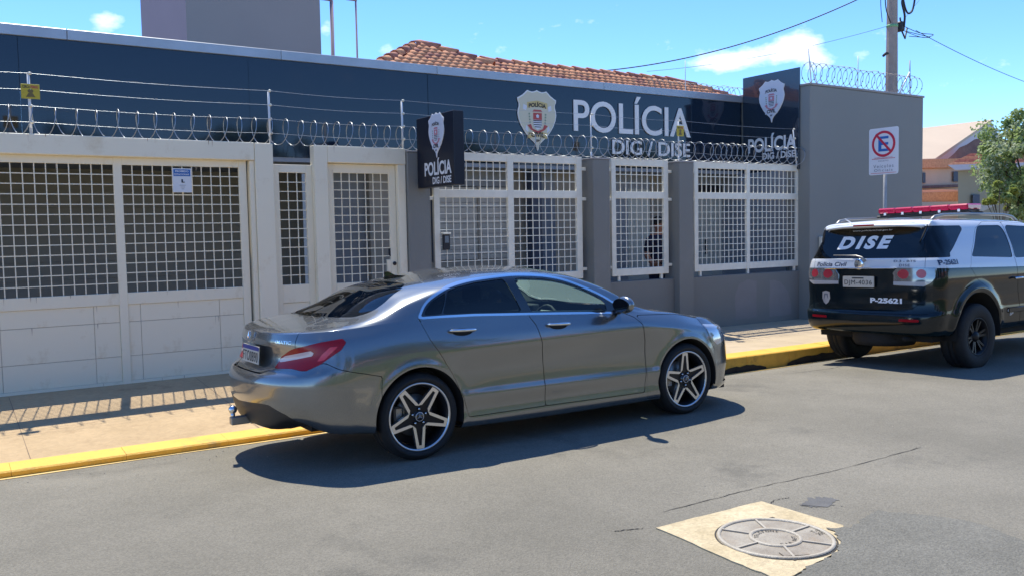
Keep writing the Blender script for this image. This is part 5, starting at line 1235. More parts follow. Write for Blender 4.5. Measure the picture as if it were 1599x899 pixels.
        fx(redb.offset(.006)).obj('brake_light', M_redlens2, tl, thick=.004)
        fx(hd.offset(.003)).obj('headlamp', M_headlens, root, thick=.01)
        # door mirror
        mm = MB(); sx = 1 if near else -1
        mm.sphere((1.865, sx*.985, 1.045), 1, 20, (.070, .110, .072)); mm.v = [(1.865+(v[0]-1.865)*(1.0 if v[0] > 1.865 else .55), v[1], v[2]) for v in mm.v]; mh = mm.obj('door_mirror', M_paint, root)
        MB().tube([(1.93, sx*.80, .975), (1.90, sx*.88, .98), (1.87, sx*.94, 1.0)], [.03, .025, .02], 8).obj('mirror_foot', M_gloss, mh)
        gl = MB(); gl.v = [(1.80-.075*.55, sx*(.985+.105*math.cos(2*PI*i/20)*.92), 1.045+.062*math.sin(2*PI*i/20)*.9) for i in range(20)]
        gl.v = [(1.822, v[1], v[2]) for v in gl.v]; gl.f = [tuple(range(20))]; gl.sm = [False]; gl.obj('mirror_glass', M_gloss, mh)
    def join(lst): return cat_surf(lst[0], lst[1])
    body = join(parts['body']); body.obj('body', M_paint, root)
    lidO = join(parts['boot_lid']).obj('boot_lid', M_paint, root)
    join(parts['bonnet']).obj('bonnet', M_paint, root)
    join(parts['rear_window']).offset(-.003).obj('rear_window', M_glassrear, root)
    join(parts['windscreen']).offset(-.003).obj('windscreen', M_glasswash, root)
    join(parts['rear_bumper']).obj('rear_bumper', M_paint, root)
    join(parts['diffuser']).offset(-.004).obj('diffuser', M_blackpl, root)
    join(parts['grille']).offset(-.01).obj('radiator_grille', M_gloss, root)
    for a_ in parts['air_intake']: a_.offset(-.01).obj('air_intake', M_blackpl, root)
    # dark inner shell behind every gap
    inner = Surf(half.V.copy(), half.T.copy(), half.N.copy())
    _, inner = inner.split(lambda V: np.where(V[:, 1] > .5, np.minimum(np.hypot(V[:, 0], V[:, 2]-.33)-.362, np.hypot(V[:, 0]-2.699, V[:, 2]-.33)-.360), 1.0))
    _, inner = inner.split(lambda V: np.where(V[:, 1] > .42, sd_poly(DLO, V[:, 0], V[:, 2])+.02, 1.0))
    _, inner = inner.split(lambda V: np.where((V[:, 2] > .98) & (V[:, 0] < .4), sd_poly(rw_top, V[:, 0], V[:, 1]), 1.0))
    _, inner = inner.split(lambda V: np.where((V[:, 2] > .9) & (V[:, 0] > 1.1), sd_poly(ws_top, V[:, 0], V[:, 1]), 1.0))
    up_, lo_ = inner.split(lambda V: 1.0-V[:, 2]+0*V[:, 0])
    cat_surf(lo_, mirror(lo_)).offset(-.014).obj('inner_shell', M_under, root)
    cat_surf(up_, mirror(up_)).offset(-.02).obj('headliner', M_headliner, root)
    # underside and wheel housings
    u = MB(); u.box(-.72, -.40, -.56, .56, .26, .36); u.box(-.40, .42, -.56, .56, .20, .34); u.box(.42, 2.28, -.76, .76, .17, .26); u.box(2.28, 3.12, -.56, .56, .18, .34); u.box(3.12, 3.35, -.70, .70, .16, .28)
    u.obj('floor_pan', M_under, root)
    for cx in (0, 2.699):
        for sx in (1, -1):
            a = MB(); n = 24; V = []
            for i in range(n+1):
                an = PI*(-.08+1.16*i/n); V += [(cx+.362*math.cos(an), sx*.872, .33+.362*math.sin(an)), (cx+.362*math.cos(an), sx*.56, .33+.362*math.sin(an)), (cx, sx*.56, .30)]
            a.add(V, [f for i in range(n) for f in ((3*i, 3*i+3, 3*i+4, 3*i+1), (3*i+1, 3*i+4, 3*i+2))], True)
            a.obj('wheel_housing', M_under, root)
    for cx, ph in ((0, 54), (2.699, 20)):
        for sx in (1, -1):
            w = make_wheel('wheel', .322, .252, .225, 'star', root, (cx, sx*.755, .322), ph)
            if sx < 0: w.rotation_euler = (0, 0, PI)
    # cabin
    MB().box(1.55, 2.05, -.70, .70, .70, .93, c=.06).obj('dashboard', M_cabin, root)
    MB().box(1.52, 1.60, -.10, .14, .93, 1.03, c=.01).obj('display_screen', M_cabindark, root)
    for sy in (.36, -.36):
        st = MB(); st.box(.95, 1.45, sy-.24, sy+.24, .42, .62, c=.06); sb = st.obj('front_seat', M_cabindark, root)
        b_ = MB(); b_.tube([(1.0, sy, .60), (.88, sy, .85), (.80, sy, 1.08)], [.2, .2, .14], 12); bo = b_.obj('seat_back', M_cabindark, sb); 
        MB().box(.72, .80, sy-.12, sy+.12, 1.10, 1.24, c=.03).obj('headrest', M_cabindark, sb)
    MB().box(.0, .55, -.62, .62, .5, .68, c=.05).obj('rear_bench', M_cabindark, root)
    MB().box(-.62, .0, -.66, .66, .90, .985, c=.02).obj('parcel_shelf', M_cabindark, root)
    rm = MB(); rm.box(1.36, 1.39, -.12, .12, 1.225, 1.285, c=.012); rv = rm.obj('rear_view_mirror', M_cabindark, root); MB().cyl((1.38, 0, 1.27), (1.46, 0, 1.335), .015, 8).obj('mirror_stalk', M_cabindark, rv)
    sw = MB(); sw.tube([(1.48+.05*math.sin(a), .36+.18*math.cos(a), .86+.17*math.sin(a)) for a in [2*PI*i/20 for i in range(20)]], .014, 6, closed=True); sw.obj('steering_wheel', M_cabindark, root)
    # roof fin, plate, badges, tow bar
    f = MB(); f.prism([(.16, 1.30), (.36, 1.325), (.25, 1.338), (.19, 1.368), (.165, 1.365)], lambda a, b, d: (a, d-.03, b), -.012, .012); fn_ = f.obj('roof_fin', M_gloss, root); fix_normals(fn_)
    back_o = lambda a, b: (-2, a, b)
    def rearpiece(mb, off): return unwrap_decal(bvh, mb, back_o, (1, 0, 0), off)
    def plane_x(x0, tilt=.0): return lambda a, b, d=0: (x0+tilt*(b-.8)+d, a, b)
    px = plane_x(-.968, .08)
    p = MB(); p.prism([(-.185, .732), (.205, .732), (.205, .860), (-.185, .860)], lambda a, b, d: px(a, b, -d), 0, .006); pl = p.obj('number_plate', M_plate, lidO); fix_normals(pl)
    p = MB(); p.add([px(a, b, -.0075) for a, b in ((-.183, .828), (.203, .828), (.203, .858), (-.183, .858))], [(0, 3, 2, 1)]); 
    # sub-part of the plate would be a fourth level: header band and characters share one printed sheet each
    p.obj('plate_header', M_plateblue, lidO)
    p = MB(); fit_text(p, 'FTO0B90', -.168, .188, .743, .818, lambda a, b, d: px(a, b, -.009), bold=.0, space=1.12); p.obj('plate_characters', M_ink, lidO)
    e = MB(); e.lathe([(.036, 0), (.044, .004), (.044, .0), (.036, 0)], (-.978, 0, .930), (-1, 0, .10), 28)
    for k in range(3):
        a = R(90+120*k); ring = [(-.980, math.cos(a)*.040, .930+math.sin(a)*.040), (-.980, math.cos(a+1.9)*.007, .930+math.sin(a+1.9)*.007), (-.988, 0, .930), (-.980, math.cos(a-1.9)*.007, .930+math.sin(a-1.9)*.007)]
        e.add(ring, [(0, 1, 2), (0, 2, 3)])
    fix_normals(e.obj('star_emblem', M_chrome, lidO))
    t = MB(); fit_text(t, '4MATIC', .40, .57, .900, .924, lambda a, b, d: (a, b, 0), bold=.015)
    rearpiece(t, .003).obj('badge_letters', M_chrome, lidO)
    tb = MB(); tb.box(-1.14, -1.0, -.03, .03, .275, .335, c=.006); tb.box(-1.0, -.75, -.03, .03, .27, .32, c=.006)
    hb = tb.obj('tow_bar', M_disc, root); hs = MB(); hs.cyl((-1.12, .0, .33), (-1.12, 0, .36), .016, 12); hs.sphere((-1.12, 0, .388), .032, 16); hs.obj('tow_ball', M_chrome, hb)
    ex = MB(); ex.cyl((-.92, -.45, .27), (-.7, -.45, .27), .03, 14); ex.obj('exhaust_pipe', M_disc, root)
    # car is modelled with +y = right; flip to world where the right side faces -Y
    return root
def flip_y(root):
    """mirror meshes of a vehicle in y so that its modelled right side faces the street"""
    seen = set()
    def rec(o):
        if o.type == 'MESH' and o.data.name not in seen:
            seen.add(o.data.name); me = o.data; n = len(me.vertices); c = np.zeros(n*3); me.vertices.foreach_get('co', c); c[1::3] *= -1; 
            hasn = me.has_custom_normals
            if hasn:
                nn = np.zeros(len(me.loops)*3, np.float32); me.corner_normals.foreach_get('vector', nn); nn = nn.reshape(-1, 3); vi = np.zeros(len(me.loops), np.int32); me.loops.foreach_get('vertex_index', vi)
                vn = np.zeros((n, 3)); vn[vi] = nn; vn[:, 1] *= -1
            me.vertices.foreach_set('co', c); me.flip_normals()
            if hasn: me.normals_split_custom_set_from_vertices([tuple(x) for x in vn])
            me.update()
        if o.location.length > 0 and o.parent: o.location.y *= -1
        for ch in o.children: rec(ch)
    for ch in root.children: rec(ch)
# ================================================================ POLICE SUV
M_suvblack = mat('black_car_paint', (.004, .010, .013), rough=.10, spec=.45)
M_suvwhite = mat('white_car_paint', (.72, .74, .76), rough=.25, coat=1.0)
M_redplastic = mat('red_light_plastic', (.55, .01, .06), rough=.15, coat=1.0)
M_lampclear = mat('clear_lamp_plastic', (.36, .34, .33), rough=.10, coat=1.0, metal=.7)
M_lampred = mat('round_red_lamp', (.50, .03, .05), rough=.2, coat=.8)
M_white_vinyl = mat('white_vinyl', (.90, .90, .90), rough=.5)
M_navy_vinyl = mat('navy_vinyl', (.02, .05, .12), rough=.5)
M_suvglass = glassmat('privacy_glass', (.10, .12, .15), clear=.25)
M_revlens = mat('reversing_lens_plastic', (.50, .48, .46), rough=.15, coat=.6)
M_greyvinyl = mat('grey_vinyl', (.10, .14, .2), rough=.5)
SUV = dict(
    xc=(-.62, 2.95), ncap=(34, 20), exp=(4.6, 3.2), nmid=100, rows=(60, 64),
    stations=[-.62, 0, .6, 1.3, 2.1, 2.7, 2.95],
    side_z=[[.42]*7, [.44]*7, [.50]*7, [.60]*7, [.68]*7, [.74]*7, [.86]*7, [.98]*7, [1.08]*7, [1.16]*7, [1.23, 1.23, 1.22, 1.21, 1.18, 1.10, 1.06], [1.30, 1.30, 1.295, 1.28, 1.24, 1.16, 1.10]],
    side_b=[[.78]*7, [.85]*7, [.885]*7, [.905]*7, [.915]*7, [.912]*7, [.912]*7, [.918]*7, [.920]*7, [.915]*7, [.905, .905, .905, .905, .90, .88, .85], [.885, .885, .885, .885, .875, .84, .80]],
    rear=[(-.80, .44), (-.93, .44), (-1.00, .48), (-1.015, .58), (-1.01, .67), (-.965, .70), (-.945, .84), (-.948, .97), (-.945, 1.07), (-.94, 1.14), (-.935, 1.22), (-.925, 1.30)],
    front=[(3.4, .40), (3.55, .42), (3.66, .48), (3.70, .58), (3.70, .68), (3.69, .76), (3.66, .84), (3.63, .90), (3.60, .96), (3.55, 1.00), (3.48, 1.03), (3.40, 1.05)],
    up_x=[[-.93, -.92, -.89, -.84, -.78, -.73, -.66, -.5, 0, .6, 1.2, 1.5, 1.8, 2.1, 2.4, 2.8, 3.4]]*6,
    up_eta=[[.93, .925, .92, .915, .915, .92, .94]+[.955, .955, .955, .955, .955, .96, .97, .98, .98, .97],
            [.87, .865, .855, .835, .82, .825, .86, .885, .888, .888, .89, .895, .91, .94, .96, .96, .93],
            [.83, .83, .82, .795, .775, .785, .81, .83, .83, .83, .835, .85, .88, .92, .93, .92, .88],
            [.80]*6+[.78, .76, .76, .76, .77, .79, .82, .86, .86, .84, .8],
            [.45]*17, [0.]*17],
    up_h=[[.0, .01, .04, .09, .12, .13, .14, .14, .14, .14, .14, .135, .10, .05, .01, .006, .004],
          [.0, .02, .08, .18, .25, .275, .285, .285, .285, .285, .283, .27, .20, .10, .02, .012, .008],
          [.0, .022, .085, .20, .31, .375, .40, .405, .405, .405, .40, .37, .26, .13, .03, .02, .012],
          [.0, .024, .09, .21, .335, .42, .455, .462, .462, .462, .455, .42, .30, .16, .045, .03, .018],
          [.0, .025, .092, .215, .345, .435, .475, .485, .49, .49, .482, .45, .33, .18, .06, .04, .024],
          [.0, .025, .092, .218, .35, .44, .482, .495, .50, .50, .49, .46, .34, .19, .07, .05, .03]])
def suv_deform(G):
    x, y, z = G[..., 0], G[..., 1], G[..., 2]
    for cx in (-.09, 2.75):
        r = np.hypot(x-cx, z-.45); f = np.exp(-((r-.50)/.055)**2)*(y > .6)*(z < 1.05); y += .030*f
    return G
SUV['deform'] = suv_deform
def build_suv():
    root = vehicle_root('police_suv', 10.28, 6.44, -.098, 'black and white police utility vehicle with a red roof light bar', 'police car', (R(-1.3), R(.3), 0))
    half = loft(SUV)
    def rec(s):
        x, y, z = s.V.T; f = blend(.42, .36, y)*blend(.94, .97, z)*blend(1.155, 1.13, z)*(x < -.7); s.V[:, 0] += .03*f
    rec(half); m_ = mirror(half)
    bvh = BVHTree.FromPolygons([tuple(v) for v in np.concatenate([half.V, m_.V]).tolist()], np.concatenate([half.T, m_.T+len(half.V)]).tolist())
    side = lambda V: (V[:, 0], V[:, 2]); cs = lambda V: V[:, 1] > .55
    def take(s, poly, fn, cond, gap=.003):
        base = lambda V: np.where(cond(V), sd_poly(poly, *fn(V)), 9.0)
        ins, out = s.split(lambda V: base(V)+gap)
        if gap: _, out = out.split(lambda V: base(V)-gap*.3)
        return ins, out
    tg = round_poly([(-.3, .71), (.50, .715), (.67, .78), (.73, .90), (.755, 1.09), (.745, 1.35), (.67, 1.74), (-.3, 1.76)], .04)     # tailgate (y,z)
    glassR = round_poly([(-.3, 1.33), (.725, 1.33), (.67, 1.50), (.60, 1.695), (-.3, 1.695)], .03)
    qg = round_poly([(-.90, 1.335), (-.655, 1.335), (-.16, 1.645), (-.17, 1.692), (-.745, 1.692)], .035)
    dp = [(-1.0, 1.33), (-.60, 1.33), (-.5, 1.694), (-.80, 1.694)]
    g2 = round_poly([(-.165, 1.325), (.17, 1.665), (.24, 1.69), (.71, 1.69), (.775, 1.60), (.745, 1.29)], .04)
    g1 = round_poly([(.80, 1.285), (.815, 1.66), (.87, 1.69), (1.38, 1.67), (1.76, 1.48), (1.92, 1.29)], .04)
    d2 = [(-.244, 1.20), (-.134, 1.39), (.135, 1.66), (.36, 1.735), (.785, 1.735), (.785, 1.25), (.80, .93), (.90, .47), (.47, .47), (.42, .60), (.345, .728), (.08, .955), (-.11, 1.055)]
    d1 = [(.905, .47), (.805, .93), (.79, 1.25), (.79, 1.735), (1.46, 1.71), (1.86, 1.48), (2.03, 1.25), (2.05, .47)]
    lampo = [(-.92+.60, 1.20), (.02, 1.20), (-.0, 1.10), (-.13, .985), (-.26, .98)]
    white_phi = lambda V: 1.195-.02*V[:, 0]-V[:, 2]
    halves = {}
    for sgn in (1, -1):
        near = sgn > 0; fx = (lambda a: a) if near else mirror
        s = Surf(half.V.copy(), half.T.copy(), half.N.copy())
        _, s = s.split(lambda V: np.where(V[:, 1] > .5, np.minimum(np.hypot(V[:, 0]+.09, V[:, 2]-.44)-.47, np.hypot(V[:, 0]-2.75, V[:, 2]-.44)-.47), 1.0))
        w2, s = take(s, g2, side, cs, .001); w1, s = take(s, g1, side, cs, .001); wq, s = take(s, qg, side, cs, .001)
        rw, s = take(s, glassR, lambda V: (V[:, 1], V[:, 2]), lambda V: (V[:, 0] < -.70) & (V[:, 2] > 1.2), .001)
        dpl, s = take(s, dp, side, lambda V: V[:, 1] > .60, .001); fx(dpl.offset(-.002)).obj('pillar_glass', M_suvglass, root)
        lm, s = take(s, [(-.53, 1.218), (.01, 1.215), (-.02, 1.10), (-.07, 1.05), (-.17, 1.005), (-.63, 1.015)], lambda V: (V[:, 0]+V[:, 1], V[:, 2]), lambda V: (V[:, 0] < -.6) & (V[:, 1] > .30), .001)
        dr2, s = take(s, d2, side, cs); dr1, s = take(s, d1, side, cs)
        gate, s = take(s, tg, lambda V: (V[:, 1], V[:, 2]), lambda V: V[:, 0] < -.66)
        ws, s = take(s, [(1.46, -.01), (1.50, .60), (1.9, .70), (2.15, .74), (2.42, .55), (2.50, -.01)], lambda V: (V[:, 0], V[:, 1]), lambda V: (V[:, 2] > 1.1) & (V[:, 0] > 1.2), .001)
        for nm, sf, win in (('rear_door', dr2, w2), ('front_door', dr1, w1)):
            up_, lo_ = sf.split(white_phi)
            d = fx(lo_).obj(nm, M_suvblack, root); fx(up_).obj('white_door_top', M_suvwhite, d); fx(win.offset(-.004)).obj('window', M_suvglass, d)
            hx = .78 if nm == 'rear_door' else 1.80
            h = MB(); h.tube([(hx-.11, .955*sgn, 1.04), (hx, .975*sgn, 1.045), (hx+.11, .955*sgn, 1.04)], .014, 8); h.obj('door_handle', M_chrome, d)
            mo = MB(); mo.box(.58 if nm == 'rear_door' else 1.02, .96 if nm == 'rear_door' else 1.98, min(.905*sgn, .93*sgn), max(.905*sgn, .93*sgn), .63, .69, c=.006); mo.obj('door_moulding', M_suvblack, d)
        fx(wq.offset(-.002)).obj('quarter_window', M_suvglass, root)
        up_, lo_ = s.split(white_phi); halves.setdefault('up', []).append(fx(up_)); halves.setdefault('lo', []).append(fx(lo_))
        up_, lo_ = gate.split(white_phi); halves.setdefault('gup', []).append(fx(up_)); halves.setdefault('glo', []).append(fx(lo_))
        halves.setdefault('rw', []).append(fx(rw)); halves.setdefault('ws', []).append(fx(ws))
        outer, inner = lm.split(lambda V: -((V[:, 0]+V[:, 1])-(-.305)))
        tl = fx(cat_surf(outer, inner).offset(.010)).obj('tail_lamp', M_lampclear, root, thick=.02)
        rev, _ = take(lm, [(-.60, 1.022), (-.59, 1.058), (-.03, 1.062), (-.07, 1.05), (-.17, 1.012)], lambda V: (V[:, 0]+V[:, 1], V[:, 2]), lambda V: V[:, 1] > .3, 0)
        if len(rev.T): fx(rev.offset(.013)).obj('reversing_lens', M_revlens, tl, thick=.004)
        for cc, rr in (((-.425, 1.145), .058), ((-.195, 1.15), .052)):
            circ = [(cc[0]+rr*1.25*math.cos(2*PI*i/20), cc[1]+rr*math.sin(2*PI*i/20)) for i in range(20)]
            c_, _ = take(lm, circ, lambda V: (V[:, 0]+V[:, 1], V[:, 2]), lambda V: V[:, 1] > .3, 0)
            rg_, _ = take(lm, [(cc[0]+(p[0]-cc[0])*1.18, cc[1]+(p[1]-cc[1])*1.18) for p in circ], lambda V: (V[:, 0]+V[:, 1], V[:, 2]), lambda V: V[:, 1] > .3, 0)
            if len(rg_.T): fx(rg_.offset(.014)).obj('lamp_ring', M_lampclear, tl, thick=.004)
            if len(c_.T): fx(c_.offset(.018)).obj('round_red_light', M_lampred, tl, thick=.006)
        rfl, _ = take(lo_ if False else s, [(-.53, .605), (-.26, .605), (-.26, .635), (-.53, .635)], lambda V: (V[:, 0]+V[:, 1], V[:, 2]), lambda V: (V[:, 0] < -.8) & (V[:, 2] < .8), 0)
        if len(rfl.T): fx(rfl.offset(.006)).obj('red_reflector', M_redlens, root, thick=.004)
    J = lambda k: cat_surf(halves[k][0], halves[k][1])
    J('lo').obj('lower_body', M_suvblack, root); J('up').obj('upper_body', M_suvwhite, root)
    gate = J('glo').obj('tailgate', M_suvblack, root); J('gup').obj('white_tailgate_band', M_suvwhite, gate)
    J('rw').offset(-.003).obj('rear_window', M_suvglass, gate); J('ws').offset(-.003).obj('windscreen', M_glassclear, root)
    inn = Surf(half.V.copy(), half.T.copy(), half.N.copy())
    _, inn = inn.split(lambda V: np.where(V[:, 1] > .5, np.minimum(np.hypot(V[:, 0]+.09, V[:, 2]-.44)-.47, np.hypot(V[:, 0]-2.75, V[:, 2]-.44)-.47), 1.0))
    for poly in (g2, g1, qg): _, inn = inn.split(lambda V, p=poly: np.where(V[:, 1] > .55, sd_poly(p, V[:, 0], V[:, 2])+.015, 1.0))
    _, inn = inn.split(lambda V: np.where((V[:, 0] < -.70) & (V[:, 2] > 1.2), sd_poly(glassR, V[:, 1], V[:, 2])+.01, 1.0))
    _, inn = inn.split(lambda V: np.where((V[:, 2] > 1.1) & (V[:, 0] > 1.2), sd_poly([(1.46, -.01), (1.50, .60), (1.9, .70), (2.15, .74), (2.42, .55), (2.50, -.01)], V[:, 0], V[:, 1]), 1.0))
    cat_surf(inn, mirror(inn)).offset(-.018).obj('inner_shell', M_under, root)
    u = MB(); u.box(-.78, -.50, -.75, .75, .36, .5); u.box(-.5, .5, -.55, .55, .34, .5); u.box(.5, 2.2, -.78, .78, .36, .5); u.box(2.2, 3.25, -.55, .55, .36, .5); u.box(3.25, 3.5, -.75, .75, .38, .5)
    u.obj('floor_pan', M_under, root)
    MB().lathe([(.0, 0), (.34, 0), (.37, .05), (.37, .18), (.34, .22), (0, .22)], (-.55, 0, .28), (0, 0, 1), 28).obj('spare_wheel', M_tyre, root)
    MB().cyl((-.0, -.6, .38), (0, .6, .38), .05, 12).obj('rear_axle', M_under, root)
    MB().tube([(-.95, .52, .40), (-.6, .52, .38), (-.3, .5, .40)], .028, 12).obj('exhaust_pipe', M_under, root)
    for cx in (-.09, 2.75):
        for sx in (1, -1):
            a = MB(); n = 24; V = []
            for i in range(n+1):
                an = PI*(-.05+1.1*i/n); V += [(cx+.47*math.cos(an), sx*.925, .44+.47*math.sin(an)), (cx+.47*math.cos(an), sx*.50, .44+.47*math.sin(an)), (cx, sx*.50, .42)]
            a.add(V, [f for i in range(n) for f in ((3*i, 3*i+3, 3*i+4, 3*i+1), (3*i+1, 3*i+4, 3*i+2))], True); a.obj('wheel_housing', M_under, root)
            w = make_wheel('wheel', .388, .222, .265, 'six', root, (cx, sx*.785, .388), 12)
            if sx < 0: w.rotation_euler = (0, 0, PI)
    # seats, driver cell
    for sx in (.38, -.38):
        for x0 in (1.15, .25):
            b = MB(); b.tube([(x0+.12, sx, .85), (x0, sx, 1.2), (x0-.05, sx, 1.38)], [.2, .21, .12], 10); st = b.obj('seat', M_cabindark, root)
            MB().box(x0-.10, x0-.02, sx-.12, sx+.12, 1.40, 1.54, c=.03).obj('headrest', M_cabindark, st)
    MB().box(1.75, 2.3, -.72, .72, .9, 1.22, c=.05).obj('dashboard', M_cabindark, root)
    # spoiler, roof rails, light bar
    sp = MB(); prof = [(-.62, 1.765), (-.80, 1.752), (-.90, 1.728), (-.905, 1.712), (-.86, 1.700), (-.72, 1.71), (-.62, 1.735)]
    ys = np.linspace(-.655, .655, 13)
    V = []; 
    for y in ys:
        k = (abs(y)/.655)**3
        for x, z in prof: V.append((x+.12*k if x < -.7 else x, y, z-.028*k-(.01*k if x > -.7 else 0)))
    n = len(prof); F = [(i*n+j, (i+1)*n+j, (i+1)*n+(j+1) % n, i*n+(j+1) % n) for i in range(12) for j in range(n)]+[tuple(range(n)), tuple(12*n+j for j in reversed(range(n)))]
    sp.add(V, F, True); so_ = sp.obj('roof_spoiler', M_suvwhite, root); fix_normals(so_)
    MB().box(-.915, -.90, -.17, .11, 1.716, 1.735, c=.003).obj('high_brake_light', M_redlens, so_)
    for sx in (1, -1):
        r_ = MB(); r_.tube([(-.62, sx*.64, 1.745), (-.52, sx*.64, 1.80), (-.35, sx*.64, 1.825), (.3, sx*.64, 1.835), (1.0, sx*.64, 1.825), (1.2, sx*.64, 1.80), (1.32, sx*.64, 1.745)], [.018, .02, .017, .017, .017, .02, .018], 8); r_.obj('roof_rail', M_disc, root)
    for x in (.28, .52): MB().box(x-.02, x+.02, -.64, .64, 1.84, 1.865, c=.006).obj('roof_bar', M_blackpl, root)
    lb = MB(); lb.box(.26, .54, -.60, .60, 1.868, 1.895, c=.01); bar = lb.obj('light_bar_base', M_blackpl, root)
    for k in range(5):
        y0 = -.61+.244*k; a = .05 if k in (0, 4) else 0
        b = MB(); b.box(.24, .56, y0+.001, y0+.243, 1.893, 1.962, c=.016); b.obj('red_light_section', M_redplastic, bar)
    for k in range(5): MB().box(.232, .24, -.5+.25*k-.015, -.5+.25*k+.015, 1.868, 1.90).obj('light_bar_clip', M_white_vinyl, bar)
    for sx in (1,): 
        mm = MB(); mm.sphere((1.78, sx*1.03, 1.27), 1, 16, (.06, .11, .085)); mm.obj('door_mirror', M_suvblack, root)
    mm = MB(); mm.sphere((1.78, -1.03, 1.27), 1, 16, (.06, .11, .085)); mm.obj('door_mirror', M_suvblack, root)
    # writing
    bo = lambda a, b: (-2, a, b); so2 = lambda a, b: (a, 2, b)
    def rear_text(txt, x0, x1, y0, y1, m, name, par, off=.004, **kw):
        t = MB(); fit_text(t, txt, x0, x1, y0, y1, lambda a, b, d: (a, b, 0), **kw); unwrap_decal(bvh, t, bo, (1, 0, 0), off).obj(name, m, par)
    def side_text(txt, x0, x1, y0, y1, m, name, par, off=.006, **kw):
        t = MB(); fit_text(t, txt, x0, x1, y0, y1, lambda a, b, d: (a, b, 0), **kw)
        unwrap_decal(bvh, t, so2, (0, -1, 0), off).obj(name, m, par)
    rear_text('DISE', -.43, .31, 1.44, 1.60, M_white_vinyl, 'window_lettering', gate, bold=.055, shear=.25, space=1.35)
    rear_text('www.policiacivil.sp.gov.br', -.27, .27, 1.652, 1.675, M_white_vinyl, 'web_address', gate)
    rear_text('Pol\u00edcia Civil', -.70, -.25, 1.235, 1.288, M_navy_vinyl, 'band_lettering', gate, bold=.02, shear=.2)
    rear_text('D.3 - BTS', .38, .645, 1.282, 1.308, M_greyvinyl, 'band_lettering', gate, bold=.02); rear_text('DISE', .45, .58, 1.232, 1.262, M_greyvinyl, 'band_lettering', gate, bold=.02, space=1.2)
    rear_text('P-25621', .08, .49, .805, .868, M_white_vinyl, 'fleet_number', gate, bold=.05)
    side_text('P-25621', -.83, -.49, 1.245, 1.305, M_navy_vinyl, 'fleet_number', root, bold=.03)
    side_text('G.1.89', .56, .76, .64, .675, M_white_vinyl, 'side_lettering', root, bold=.03); side_text('SP', .62, .70, .595, .63, M_white_vinyl, 'side_lettering', root, bold=.02)
    # emblem on the band, shield low left, plate, chrome strip, wiper, roof antenna
    e = MB(); e.lathe([(0, .012), (.05, .010), (.062, .006), (.066, 0)], (-.945, -.07, 1.262), (-1, 0, 0), 24); fix_normals(e.obj('maker_emblem', M_chrome, gate))
    sh = MB(); sh.prism([(-.60, .92), (-.545, .935), (-.49, .92), (-.485, .84), (-.51, .79), (-.545, .765), (-.58, .79), (-.605, .84)], lambda a, b, d: (a, b, 0), 0, 0); sh.f = [sh.f[0]]; sh.sm = [False]
    sho = unwrap_decal(bvh, sh, bo, (1, 0, 0), .005).obj('shield_sticker', M_brown, gate)
    sh = MB(); sh.add([(-.57, .90, 0), (-.52, .90, 0), (-.515, .83, 0), (-.545, .80, 0), (-.575, .83, 0)], [(0, 1, 2, 3, 4)]); unwrap_decal(bvh, sh, bo, (1, 0, 0), .007).obj('shield_centre', M_greyvinyl, gate)
    pl = MB(); pl.prism(round_poly([(-.29, .985), (.135, .985), (.135, 1.118), (-.29, 1.118)], .012), lambda a, b, d: (-.945+d, a, b), -.012, .0); fix_normals(pl.obj('number_plate', M_plate, gate))
    t = MB(); fit_text(t, 'DJM-4036', -.265, .11, 1.0, 1.072, lambda a, b, d: (-.960, a, b), bold=0.0, space=1.15); t.obj('plate_characters', M_ink, gate)
    t = MB(); t.add([(-.960, -.16, 1.088), (-.960, .0, 1.088), (-.960, .0, 1.102), (-.960, -.16, 1.102)], [(0, 1, 2, 3)]); t.obj('plate_header', M_ink, gate)
    MB().box(-.962, -.945, -.56, .41, 1.206, 1.222, c=.004).obj('chrome_strip', M_chrome, gate)
    wp = MB(); wp.tube([(-.965, .03, 1.30), (-.96, -.02, 1.345), (-.955, -.10, 1.365), (-.955, -.42, 1.372)], [.014, .011, .009, .006], 8); wp.obj('rear_wiper', M_disc, gate)
    an = MB(); an.tube([(-.70, -.35, 1.775), (-.82, -.35, 1.82)], [.008, .004], 6); an.obj('antenna', M_white_vinyl, root)
    return root
